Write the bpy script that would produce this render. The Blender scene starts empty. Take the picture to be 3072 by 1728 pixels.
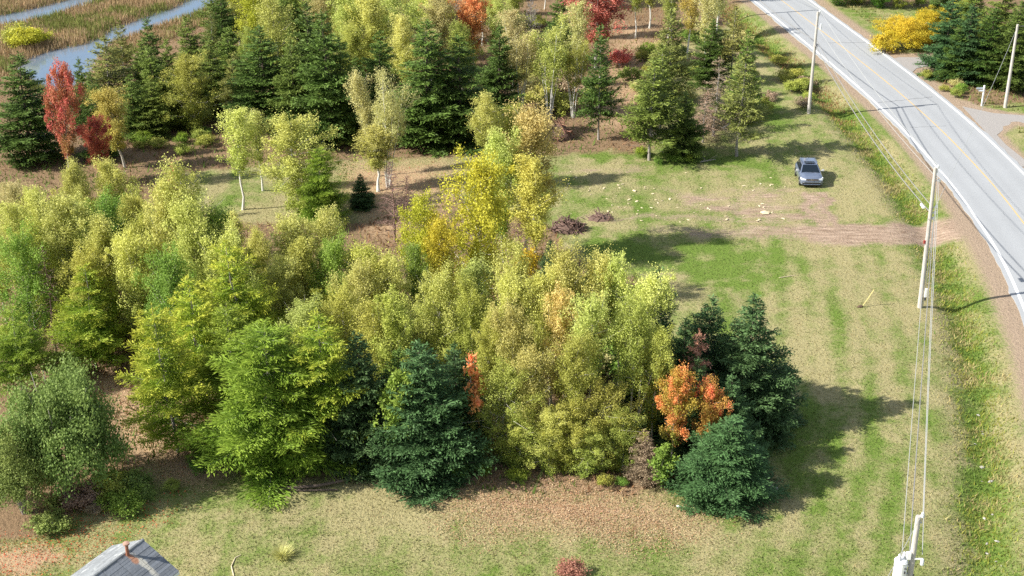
import bpy, math, random
import numpy as np
from mathutils import Vector

random.seed(5)
rng = np.random.default_rng(11)
SC = bpy.context.scene
COL = SC.collection

# ------------------------------------------------------------------ camera
CAM_H, PITCH, FPX = 41.0, math.radians(25.2), 4240.0
cam = bpy.data.cameras.new("camera")
cam.sensor_width = 36.0
cam.lens = 36.0 * FPX / 3072.0
cam.clip_start, cam.clip_end = 0.5, 6000.0
camera = bpy.data.objects.new("camera", cam)
COL.objects.link(camera)
camera.location = (0, 0, CAM_H)
camera.rotation_euler = (math.pi / 2 - PITCH, 0, 0)
SC.camera = camera

# ------------------------------------------------------------------ sky, sun, exposure
SUN_EL = math.radians(37)
SUN_AZ = math.radians(255)          # clockwise from +Y: light comes from the left, a little from the camera side
world = bpy.data.worlds.new("World")
SC.world = world
world.use_nodes = True
wn = world.node_tree
bg = wn.nodes["Background"]
sky = wn.nodes.new("ShaderNodeTexSky")
sky.sky_type = 'NISHITA'
sky.sun_disc = False
sky.sun_elevation = SUN_EL
sky.sun_rotation = SUN_AZ
tc = wn.nodes.new("ShaderNodeTexCoord")
cl = wn.nodes.new("ShaderNodeTexNoise")
cl.inputs["Scale"].default_value = 4.5
cl.inputs["Detail"].default_value = 6
clr = wn.nodes.new("ShaderNodeMapRange")
clr.inputs[1].default_value, clr.inputs[2].default_value = 0.47, 0.64
clm = wn.nodes.new("ShaderNodeMix")
clm.data_type = 'RGBA'
clm.inputs[7].default_value = (6.0, 6.2, 6.6, 1)
wn.links.new(tc.outputs["Generated"], cl.inputs["Vector"])
wn.links.new(cl.outputs["Fac"], clr.inputs[0])
wn.links.new(clr.outputs[0], clm.inputs[0])
wn.links.new(sky.outputs[0], clm.inputs[6])
wn.links.new(clm.outputs[2], bg.inputs[0])
bg.inputs[1].default_value = 0.085

sun_data = bpy.data.lights.new("sun", 'SUN')
sun_data.energy = 5.0
sun_data.angle = math.radians(0.6)
sun_data.color = (1.0, 0.955, 0.88)
sun = bpy.data.objects.new("sun", sun_data)
COL.objects.link(sun)
sdir = Vector((math.sin(SUN_AZ) * math.cos(SUN_EL), math.cos(SUN_AZ) * math.cos(SUN_EL), math.sin(SUN_EL)))
sun.rotation_euler = (-sdir).to_track_quat('-Z', 'Y').to_euler()
sun.location = sdir * 200

vs = SC.view_settings
vs.view_transform = 'Standard'
vs.look = 'None'
vs.exposure = 0.86
vs.gamma = 1.0
vs.use_curve_mapping = False
SC.cycles.use_denoising = False
SC.cycles.max_bounces = 6
SC.cycles.transmission_bounces = 3
SC.cycles.diffuse_bounces = 3
SC.cycles.glossy_bounces = 2

# ------------------------------------------------------------------ surveying: sight lines to places on the ground
K = 3072.0 / 2576.0
CP, SP = math.cos(PITCH), math.sin(PITCH)


def ray(x, y):
    u, v = (x * K - 1536) / FPX, (864 - y * K) / FPX
    return u, CP + v * SP, -SP + v * CP


def G(x, y, z=0.0):
    d = ray(x, y)
    t = (z - CAM_H) / d[2]
    return d[0] * t, d[1] * t


def height_at(x, y, Y):
    """height above the ground plane of a sight line where it crosses distance Y"""
    d = ray(x, y)
    return CAM_H + d[2] * Y / d[1]


def depth(X, Y, Z=0.0):
    return Y * CP - (Z - CAM_H) * SP


# ------------------------------------------------------------------ noise in plain numpy
_lat = np.random.default_rng(3).random((256, 256))


def vnoise(x, y):
    xi, yi = np.floor(x).astype(int), np.floor(y).astype(int)
    fx, fy = x - xi, y - yi
    fx, fy = fx * fx * (3 - 2 * fx), fy * fy * (3 - 2 * fy)
    a, b = _lat[xi & 255, yi & 255], _lat[(xi + 1) & 255, yi & 255]
    c, d = _lat[xi & 255, (yi + 1) & 255], _lat[(xi + 1) & 255, (yi + 1) & 255]
    return (a * (1 - fx) + b * fx) * (1 - fy) + (c * (1 - fx) + d * fx) * fy


def fbm(x, y, o=4):
    s, a, t = 0, 0.5, 0
    for k in range(o):
        s = s + a * vnoise(x * 2 ** k + 17.3 * k, y * 2 ** k + 9.1 * k)
        t += a
        a *= 0.55
    return s / t


def poly_mask(X, Y, poly, soft):
    """1 inside the world-space polygon, 0 outside, with a soft edge (metres)"""
    P = np.array(poly, float)
    inside = np.zeros(X.shape, bool)
    dist = np.full(X.shape, 1e9)
    n = len(P)
    for i in range(n):
        x0, y0 = P[i]
        x1, y1 = P[(i + 1) % n]
        cond = ((y0 > Y) != (y1 > Y))
        with np.errstate(divide='ignore', invalid='ignore'):
            xx = (x1 - x0) * (Y - y0) / (y1 - y0 + 1e-12) + x0
        inside ^= cond & (X < xx)
        dx, dy = x1 - x0, y1 - y0
        t = np.clip(((X - x0) * dx + (Y - y0) * dy) / (dx * dx + dy * dy + 1e-9), 0, 1)
        dist = np.minimum(dist, np.hypot(X - x0 - t * dx, Y - y0 - t * dy))
    sd = np.where(inside, dist, -dist)
    return np.clip(0.5 + sd / soft, 0, 1)


def DP(*pts):
    return [G(x, y) for x, y in pts]


def line_dist(X, Y, pts):
    dist = np.full(np.shape(X), 1e9)
    for (x0, y0), (x1, y1) in zip(pts[:-1], pts[1:]):
        dx, dy = x1 - x0, y1 - y0
        t = np.clip(((X - x0) * dx + (Y - y0) * dy) / (dx * dx + dy * dy + 1e-9), 0, 1)
        dist = np.minimum(dist, np.hypot(X - x0 - t * dx, Y - y0 - t * dy))
    return dist


# ------------------------------------------------------------------ the road's line
ROAD = [(2, 5), (14, 24), (22.6, 38), (28.0, 49), (32.6, 62), (35.5, 74), (36.9, 82), (38.2, 92), (38.7, 102),
        (38.7, 110), (38.3, 120), (37.4, 130.5), (36.0, 142), (34.2, 155), (32.2, 169), (29.5, 185), (25, 205), (16, 240), (0, 290), (-40, 390)]


def smooth_line(pts, step=1.0):
    P = [Vector((a, b)) for a, b in pts]
    P = [P[0] * 2 - P[1]] + P + [P[-1] * 2 - P[-2]]
    out = []
    for i in range(1, len(P) - 2):
        n = max(2, int((P[i + 1] - P[i]).length / step))
        for k in range(n):
            t = k / n
            p0, p1, p2, p3 = P[i - 1], P[i], P[i + 1], P[i + 2]
            out.append(0.5 * ((2 * p1) + (p2 - p0) * t + (2 * p0 - 5 * p1 + 4 * p2 - p3) * t * t + (3 * p1 - p0 - 3 * p2 + p3) * t ** 3))
    out.append(P[-2])
    return [(p.x, p.y) for p in out]


RC = smooth_line(ROAD)
RCa = np.array(RC)
_tan = np.gradient(RCa, axis=0)
_tan /= np.linalg.norm(_tan, axis=1)[:, None]
RN = np.stack([_tan[:, 1], -_tan[:, 0]], 1)      # to the right of travel (+X side)


def road_offset(d, lo=None, hi=None):
    P = RCa + RN * d
    return [(float(a), float(b)) for a, b in P[lo:hi]]


def road_signed(X, Y):
    """signed distance from the road's centre: negative on the left side"""
    X, Y = np.asarray(X, float), np.asarray(Y, float)
    best = np.full(X.shape, 1e9)
    sg = np.zeros(X.shape)
    for i in range(0, len(RCa) - 1, 2):
        j = min(i + 2, len(RCa) - 1)
        x0, y0 = RCa[i]
        dx, dy = RCa[j] - RCa[i]
        t = np.clip(((X - x0) * dx + (Y - y0) * dy) / (dx * dx + dy * dy), 0, 1)
        ex, ey = X - x0 - t * dx, Y - y0 - t * dy
        d = np.hypot(ex, ey)
        m = d < best
        best = np.where(m, d, best)
        sg = np.where(m, np.sign(ex * dy - ey * dx), sg)
    return best * sg


# ------------------------------------------------------------------ the stream and marsh
STREAM_A = DP((40, 165), (75, 140), (130, 120), (215, 104), (262, 86), (290, 64), (360, 40), (440, 14), (500, -18), (560, -18), (530, 8), (460, 36), (370, 66), (310, 88), (272, 102), (245, 135), (215, 185), (165, 225), (100, 205))
STREAM_B = DP((-40, 42), (40, 26), (110, 10), (190, -12), (262, -12), (190, 12), (110, 34), (40, 50), (-40, 64))
MARSH = DP((-60, -30), (600, -30), (560, 40), (420, 100), (330, 130), (280, 190), (150, 250), (40, 200), (-60, 180))


def ground_h(X, Y, detail=True):
    X, Y = np.asarray(X, float), np.asarray(Y, float)
    s = road_signed(X, Y)
    near = np.clip((np.abs(s) - 4.5) / 5.0, 0, 1)
    h = (fbm(X * 0.05 + 40, Y * 0.05 + 40, 3) - 0.5) * 0.9 * near
    # drainage ditch left of the road
    d = -s
    h = h - 0.55 * np.exp(-((d - 7.6) / 1.3) ** 2)
    h = h - 0.06 * np.clip(1 - np.abs(np.abs(s) - 0) / 5.5, 0, 1)
    m = np.maximum(poly_mask(X, Y, STREAM_A, 3.0), poly_mask(X, Y, STREAM_B, 3.0))
    mm = poly_mask(X, Y, MARSH, 10.0)
    h = h * (1 - mm) - 0.15 * mm - 1.3 * m
    return h


def gz(x, y):
    return float(ground_h(np.array([x]), np.array([y]))[0])


# ------------------------------------------------------------------ materials
def new_mat(name):
    m = bpy.data.materials.new(name)
    m.use_nodes = True
    return m, m.node_tree.nodes, m.node_tree.links, m.node_tree.nodes["Principled BSDF"]


def rgba(c):
    return (c[0], c[1], c[2], 1.0)


_pm = {}


def plain(name, col, rough=0.7, metal=0.0, var=0.15, scale=6.0, bump=0.0, spec=0.5, coat=0.0):
    """a procedural material: colour with noise wear and optional fine relief"""
    if name in _pm:
        return _pm[name]
    m, N, L, b = new_mat(name)
    t = N.new("ShaderNodeTexCoord")
    n = N.new("ShaderNodeTexNoise")
    n.inputs["Scale"].default_value = scale
    n.inputs["Detail"].default_value = 5
    L.new(t.outputs["Object"], n.inputs["Vector"])
    r = N.new("ShaderNodeMix")
    r.data_type = 'RGBA'
    r.inputs[6].default_value = rgba([c * (1 - var) for c in col])
    r.inputs[7].default_value = rgba([min(1, c * (1 + var)) for c in col])
    L.new(n.outputs["Fac"], r.inputs[0])
    L.new(r.outputs[2], b.inputs["Base Color"])
    b.inputs["Roughness"].default_value = rough
    b.inputs["Metallic"].default_value = metal
    b.inputs["Specular IOR Level"].default_value = spec
    b.inputs["Coat Weight"].default_value = coat
    if bump:
        bp = N.new("ShaderNodeBump")
        bp.inputs["Strength"].default_value = bump
        bp.inputs["Distance"].default_value = 0.05
        L.new(n.outputs["Fac"], bp.inputs["Height"])
        L.new(bp.outputs[0], b.inputs["Normal"])
    _pm[name] = m
    return m


_lm = {}


def leaf_mat(key, a, b_, c=None, trans=0.35, tipmix=0.0, val=(0.80, 1.35), hue=0.02, tippow=1.0, patches=False):
    """leaves: colour a/b mixed bough by bough, c towards the tips, per-leaf and per-tree jitter"""
    if key in _lm:
        return _lm[key]
    m = bpy.data.materials.new("foliage_" + key)
    m.use_nodes = True
    N, L = m.node_tree.nodes, m.node_tree.links
    N.clear()
    out = N.new("ShaderNodeOutputMaterial")
    at = N.new("ShaderNodeAttribute")
    at.attribute_name = "v"
    sx = N.new("ShaderNodeSeparateXYZ")
    L.new(at.outputs["Vector"], sx.inputs[0])
    oi = N.new("ShaderNodeObjectInfo")
    m1 = N.new("ShaderNodeMix")
    m1.data_type = 'RGBA'
    m1.inputs[6].default_value = rgba(a)
    m1.inputs[7].default_value = rgba(b_)
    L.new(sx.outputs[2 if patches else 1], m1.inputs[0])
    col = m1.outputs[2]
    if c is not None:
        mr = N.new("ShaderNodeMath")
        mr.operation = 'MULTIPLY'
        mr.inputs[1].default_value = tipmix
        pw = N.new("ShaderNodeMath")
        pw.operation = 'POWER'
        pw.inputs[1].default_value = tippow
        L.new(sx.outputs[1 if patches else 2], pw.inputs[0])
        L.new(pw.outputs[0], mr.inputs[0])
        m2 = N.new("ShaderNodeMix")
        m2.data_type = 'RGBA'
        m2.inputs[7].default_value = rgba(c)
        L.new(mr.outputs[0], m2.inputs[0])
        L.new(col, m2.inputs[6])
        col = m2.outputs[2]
    hs = N.new("ShaderNodeHueSaturation")
    vr = N.new("ShaderNodeMapRange")
    vr.inputs[3].default_value, vr.inputs[4].default_value = val
    L.new(sx.outputs[0], vr.inputs[0])
    hr = N.new("ShaderNodeMapRange")
    hr.inputs[3].default_value, hr.inputs[4].default_value = 0.5 - hue, 0.5 + hue
    L.new(oi.outputs["Random"], hr.inputs[0])
    fr = N.new("ShaderNodeMath")
    fr.operation = 'MULTIPLY'
    fr.inputs[1].default_value = 7.31
    L.new(oi.outputs["Random"], fr.inputs[0])
    fr2 = N.new("ShaderNodeMath")
    fr2.operation = 'FRACT'
    L.new(fr.outputs[0], fr2.inputs[0])
    fr3 = N.new("ShaderNodeMath")
    fr3.operation = 'MULTIPLY_ADD'
    fr3.inputs[1].default_value, fr3.inputs[2].default_value = .30, .84
    L.new(fr2.outputs[0], fr3.inputs[0])
    fr4 = N.new("ShaderNodeMath")
    fr4.operation = 'MULTIPLY'
    L.new(fr3.outputs[0], fr4.inputs[0])
    L.new(vr.outputs[0], fr4.inputs[1])
    L.new(fr4.outputs[0], hs.inputs["Value"])
    L.new(hr.outputs[0], hs.inputs["Hue"])
    L.new(col, hs.inputs["Color"])
    pb = N.new("ShaderNodeBsdfPrincipled")
    pb.inputs["Roughness"].default_value = 0.62
    pb.inputs["Specular IOR Level"].default_value = 0.25
    tr = N.new("ShaderNodeBsdfTranslucent")
    mx = N.new("ShaderNodeMixShader")
    mx.inputs[0].default_value = trans
    L.new(hs.outputs[0], pb.inputs["Base Color"])
    L.new(hs.outputs[0], tr.inputs["Color"])
    L.new(pb.outputs[0], mx.inputs[1])
    L.new(tr.outputs[0], mx.inputs[2])
    L.new(mx.outputs[0], out.inputs[0])
    _lm[key] = m
    return m


# ------------------------------------------------------------------ mesh helpers
def mesh_np(name, verts, faces, v=None, col=None, smooth=False):
    """mesh from arrays; faces (n,3) or (n,4); v = per-face vector attribute, col = per-face colour"""
    me = bpy.data.meshes.new(name)
    verts = np.asarray(verts, np.float32)
    faces = np.asarray(faces, np.int32)
    k = faces.shape[1]
    me.vertices.add(len(verts))
    me.vertices.foreach_set("co", verts.ravel())
    me.loops.add(faces.size)
    me.loops.foreach_set("vertex_index", faces.ravel())
    me.polygons.add(len(faces))
    me.polygons.foreach_set("loop_start", np.arange(0, faces.size, k, dtype=np.int32))
    me.polygons.foreach_set("loop_total", np.full(len(faces), k, np.int32))
    me.polygons.foreach_set("use_smooth", np.full(len(faces), bool(smooth)))
    me.update(calc_edges=True)
    if v is not None:
        a = me.attributes.new("v", 'FLOAT_VECTOR', 'FACE')
        a.data.foreach_set("vector", np.asarray(v, np.float32).ravel())
    if col is not None:
        a = me.attributes.new("tone", 'FLOAT_COLOR', 'FACE')
        c4 = np.concatenate([np.asarray(col, np.float32), np.ones((len(faces), 1), np.float32)], 1)
        a.data.foreach_set("color", c4.ravel())
    return me


class MB:
    """collects solid pieces and links them as ONE mesh object"""

    def __init__(s):
        s.V, s.F = [], []

    def add(s, vs_, fs):
        o = len(s.V)
        s.V += [tuple(p) for p in vs_]
        s.F += [tuple(i + o for i in f) for f in fs]
        return s

    def box(s, c, d, rz=0.0, taper=1.0):
        x, y, z = d[0] / 2, d[1] / 2, d[2] / 2
        ca, sa = math.cos(rz), math.sin(rz)
        P = []
        for dz, t in ((-z, 1), (z, taper)):
            for dx, dy in ((-x, -y), (x, -y), (x, y), (-x, y)):
                dx, dy = dx * t, dy * t
                P.append((c[0] + dx * ca - dy * sa, c[1] + dx * sa + dy * ca, c[2] + dz))
        return s.add(P, [(3, 2, 1, 0), (4, 5, 6, 7), (0, 1, 5, 4), (1, 2, 6, 5), (2, 3, 7, 6), (3, 0, 4, 7)])

    def tube(s, pts, rad, n=8, caps=True):
        vs_, fs = tube_data(pts, rad, n)
        o = len(pts)
        fs = [tuple(f) for f in fs]
        if caps:
            fs += [tuple(range(n - 1, -1, -1)), tuple((o - 1) * n + i for i in range(n))]
        return s.add(vs_, fs)

    def build(s, name, mat, parent=None, smooth=False, bevel=0.0):
        me = bpy.data.meshes.new(name)
        me.from_pydata(s.V, [], s.F)
        me.update()
        return link(name, me, mat, parent, smooth, bevel)


def link(name, me, mat=None, parent=None, smooth=None, bevel=0.0):
    o = bpy.data.objects.new(name, me)
    COL.objects.link(o)
    if mat is not None:
        if not me.materials:
            me.materials.append(mat)
        else:
            o.material_slots[0].link = 'OBJECT'
            o.material_slots[0].material = mat
    if parent is not None:
        o.parent = parent
    if smooth is not None:
        me.polygons.foreach_set("use_smooth", np.full(len(me.polygons), bool(smooth)))
    if bevel:
        b = o.modifiers.new("bevel", 'BEVEL')
        b.width = bevel
        b.segments = 2
        b.limit_method = 'ANGLE'
    return o


def tube_data(pts, rad, n=6):
    P = np.array(pts, float)
    m = len(P)
    T = np.gradient(P, axis=0)
    T /= np.linalg.norm(T, axis=1)[:, None] + 1e-9
    ref = np.array([0, 0, 1.0]) if abs(T[0][2]) < 0.9 else np.array([1.0, 0, 0])
    vs_ = []
    for i in range(m):
        a = np.cross(T[i], ref)
        a /= np.linalg.norm(a) + 1e-9
        b = np.cross(T[i], a)
        for k in range(n):
            an = 2 * math.pi * k / n
            vs_.append(P[i] + (a * math.cos(an) + b * math.sin(an)) * rad[i])
    fs = []
    for i in range(m - 1):
        for k in range(n):
            k2 = (k + 1) % n
            fs.append((i * n + k, i * n + k2, (i + 1) * n + k2, (i + 1) * n + k))
    return vs_, fs


def tubes_mesh(name, tubes, n=6):
    V, Fc, o = [], [], 0
    for pts, rad, nn in tubes:
        a, f = tube_data(pts, rad, nn)
        V += a
        Fc += [tuple(i + o for i in q) for q in f]
        o += len(a)
    return mesh_np(name, np.array(V), np.array(Fc), smooth=True)


def empty(name, loc, rz=0.0, scale=(1, 1, 1)):
    o = bpy.data.objects.new(name, None)
    o.empty_display_size = 0.3
    COL.objects.link(o)
    o.location = loc
    o.rotation_euler = (0, 0, rz)
    o.scale = scale
    return o


def tag(o, label=None, cat=None, group=None, kind=None):
    if label:
        o["label"] = label
    if cat:
        o["category"] = cat
    if group:
        o["group"] = group
    if kind:
        o["kind"] = kind
    return o


def strip(name, left, right, z, mat, kind="structure", skirt=0.0, zf=None):
    n = len(left)
    V, Fc = [], []
    for i in range(n):
        V += [(left[i][0], left[i][1], z), (right[i][0], right[i][1], z)]
    for i in range(n - 1):
        Fc.append((2 * i, 2 * i + 1, 2 * i + 3, 2 * i + 2))
    if skirt:
        o = len(V)
        for i in range(n):
            V += [(left[i][0], left[i][1], z - skirt), (right[i][0], right[i][1], z - skirt)]
        for i in range(n - 1):
            Fc.append((o + 2 * i, 2 * i, 2 * i + 2, o + 2 * i + 2))
            Fc.append((2 * i + 1, o + 2 * i + 1, o + 2 * i + 3, 2 * i + 3))
    o = link(name, mesh_np(name, V, Fc), mat)
    if kind:
        o["kind"] = kind
    return o


# ================================================================== GROUND
def axis(lo, hi, step, far):
    a = list(np.arange(lo, hi + step / 2, step))
    s, x, y = step, a[0], a[-1]
    pre, post = [], []
    while y < far:
        s *= 1.5
        x -= s
        y += s
        pre.append(x)
        post.append(y)
    return np.array(pre[::-1] + a + post)


gx, gy = axis(-76, 66, 0.4, 2600), axis(40, 186, 0.4, 2600)
GX, GY = np.meshgrid(gx, gy)
sh = GX.shape
gX, gY = GX.ravel(), GY.ravel()


def masks(X, Y):
    w = fbm(X * 0.6, Y * 0.6, 3) - 0.5
    wx, wy = X + w * 2.2, Y + (fbm(X * 0.5 + 70, Y * 0.5, 3) - 0.5) * 2.2
    M = {}
    s = road_signed(X, Y)
    dirt = poly_mask(wx, wy, DP((1430, 572), (1560, 572), (1800, 566), (2040, 564), (2100, 570), (2300, 557), (2420, 545), (2440, 585), (2400, 606), (2200, 618), (2080, 614), (1950, 602), (1750, 592), (1560, 588), (1440, 590)), 1.6)
    tr1 = np.clip(1.2 - line_dist(wx, wy, DP((2022, 490), (2040, 530), (2080, 575), (2150, 590))) / 0.8, 0, 1)
    tr2 = np.clip(1.2 - line_dist(wx, wy, DP((2062, 490), (2085, 540), (2120, 572), (2200, 585))) / 0.8, 0, 1)
    tr3 = 0.8 * np.clip(1.2 - line_dist(wx, wy, DP((1480, 552), (1700, 545), (1950, 556))) / 0.9, 0, 1)
    left = np.clip((X - 8) / 16, 0, 1)
    dirt = dirt * (0.42 + 0.58 * left) * (0.75 + 0.5 * fbm(X * 0.35, Y * 0.8, 3))
    scar = np.maximum(poly_mask(wx, wy, DP((1660, 475), (2010, 462), (2075, 500), (2110, 566), (1850, 566), (1700, 530)), 4), .8 * poly_mask(wx, wy, DP((1400, 432), (1560, 385), (1680, 425), (1560, 470)), 4))
    scar = .95 * scar * np.clip(2.4 * fbm(X * .5 + 21, Y * 1.1, 4) - .62, 0, 1)
    M['dirt'] = np.clip(np.maximum.reduce([dirt, tr1, tr2, tr3 * .8, scar]), 0, 1)
    straw = np.maximum.reduce([
        poly_mask(wx, wy, DP((1690, 690), (1790, 700), (1880, 770), (1930, 880), (2020, 960), (2050, 900), (1950, 800), (1860, 740)), 3),
        0.8 * poly_mask(wx, wy, DP((1980, 740), (2060, 900), (2060, 1000), (1990, 1000), (1940, 850)), 4),
        0.9 * poly_mask(wx, wy, DP((2330, 640), (2395, 780), (2420, 950), (2470, 1150), (2480, 1420), (2400, 1440), (2390, 1100), (2340, 900), (2300, 760)), 2.0),
        0.9 * poly_mask(wx, wy, DP((2090, 460), (2200, 440), (2250, 540), (2090, 556)), 3),
        0.7 * poly_mask(wx, wy, DP((1700, 470), (1990, 470), (2010, 520), (1680, 520)), 3),
        0.7 * poly_mask(wx, wy, DP((500, 1290), (800, 1270), (1150, 1270), (1700, 1330), (1500, 1350), (900, 1330), (560, 1340)), 4),
        0.8 * poly_mask(wx, wy, DP((1390, 430), (1560, 390), (1640, 420), (1500, 450)), 3)])
    M['straw'] = straw
    M['lush'] = np.maximum.reduce([
        poly_mask(wx, wy, DP((1420, 606), (1700, 604), (1960, 628), (1990, 650), (1840, 660), (1960, 700), (1900, 735), (1760, 715), (1640, 680), (1500, 660)), 3),
        0.7 * poly_mask(wx, wy, DP((1440, 490), (1620, 500), (1640, 545), (1470, 550)), 3),
        0.8 * poly_mask(wx, wy, DP((1440, 370), (1950, 395), (1960, 430), (1640, 425), (1420, 400)), 3),
        0.6 * poly_mask(wx, wy, DP((420, 1250), (700, 1215), (700, 1240), (480, 1290), (340, 1330)), 4),
        np.exp(-((-s - 7.7) / 1.0) ** 2)])
    M['litter'] = np.maximum.reduce([
        poly_mask(wx, wy, DP((1140, 1225), (1400, 1215), (1600, 1235), (1740, 1300), (1690, 1345), (1480, 1340), (1250, 1330), (1130, 1280)), 6.0),
        poly_mask(wx, wy, DP((215, 870), (330, 880), (370, 1040), (480, 1120), (560, 1210), (400, 1215), (300, 1100), (240, 1000)), 3),
        0.9 * poly_mask(wx, wy, DP((-40, 1370), (120, 1355), (180, 1400), (60, 1460), (-40, 1460)), 2),
        0.85 * poly_mask(wx, wy, DP((1540, 60), (1640, 60), (1620, 330), (1500, 330)), 4),
        0.8 * poly_mask(wx, wy, DP((840, 410), (1130, 400), (1160, 470), (1050, 600), (930, 600), (860, 500)), 4)])
    M['floor'] = np.maximum.reduce([
        poly_mask(wx, wy, DP((-80, 430), (320, 420), (560, 560), (900, 560), (1130, 500), (1400, 570), (1440, 660), (1640, 720), (1720, 1180), (1640, 1240), (1000, 1230), (480, 1180), (420, 1120), (230, 1280), (100, 1340), (-80, 1370)), 3),
        poly_mask(wx, wy, DP((-80, 190), (250, 200), (400, 80), (600, 30), (620, -120), (1500, -120), (1900, -60), (1830, 60), (1700, 120), (1640, 380), (1400, 390), (1250, 390), (900, 400), (560, 420), (300, 470), (-80, 470)), 4),
        0.8 * poly_mask(wx, wy, DP((2080, -60), (2700, -60), (2700, 265), (2430, 265), (2330, 180), (2330, 20), (2100, 10)), 3)])
    M['marsh'] = poly_mask(wx, wy, MARSH, 6)
    M['mud'] = np.clip(2.2 * np.maximum(poly_mask(wx, wy, STREAM_A, 4.5), poly_mask(wx, wy, STREAM_B, 4.5)) - .35, 0, 1)
    d = np.abs(s)
    M['gravel'] = np.maximum.reduce([
        np.clip(1.35 - np.abs(d - 4.2) / (0.85 + 0.55 * np.clip((112 - Y) / 18, 0, 1) + 0.4 * (s > 0)), 0, 1),
        poly_mask(X + w, Y + w, DP((2190, 130), (2350, 134), (2350, 175), (2300, 185), (2310, 215), (2260, 200)), 1.0),
        poly_mask(X + w, Y + w, DP((2380, 240), (2470, 265), (2580, 285), (2700, 300), (2700, 320), (2560, 320), (2530, 340), (2590, 390), (2480, 340)), 1.0)])
    f = fbm(X * 0.16, Y * 0.16, 4)
    st = fbm(X * 0.8 + 13, Y * 0.13 + 5, 4)
    fine = fbm(X * 1.3, Y * 1.3, 3)
    mow = np.sin(s * 3.4 + 3.0 * fbm(X * .12, Y * .12, 2)) * np.clip((-s - 9.5) / 2, 0, 1) * np.clip((26 + s) / 6, 0, 1) * (Y < 104)
    dry = 0.57 + 0.17 * mow + (f - 0.5) * 0.6 + (st - 0.5) * 1.3 + (fine - 0.5) * 0.9 + 0.45 * M['straw'] - 0.95 * M['lush'] * np.clip(2.2 * fbm(X * 0.45 + 5, Y * 0.9 + 3, 4) - .45, 0, 1)
    M['dry'] = np.clip(dry, 0, 1)
    return M


GM = masks(gX, gY)
gh = ground_h(gX, gY) + (fbm(gX * 0.9, gY * 0.9, 3) - 0.5) * 0.10 * np.clip((np.abs(road_signed(gX, gY)) - 5) / 3, 0, 1)
idx = np.arange(len(gX)).reshape(sh)
quads = np.stack([idx[:-1, :-1].ravel(), idx[:-1, 1:].ravel(), idx[1:, 1:].ravel(), idx[1:, :-1].ravel()], 1)
gme = mesh_np("ground", np.stack([gX, gY, gh], 1), quads, smooth=True)
for nm, ks in (("zone_a", ('dirt', 'litter', 'floor')), ("zone_b", ('marsh', 'gravel', 'dry')), ("zone_c", ('mud', 'mud', 'mud'))):
    a = gme.attributes.new(nm, 'FLOAT_COLOR', 'POINT')
    a.data.foreach_set("color", np.stack([GM[k] for k in ks] + [np.ones(len(gX))], 1).astype(np.float32).ravel())


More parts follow.
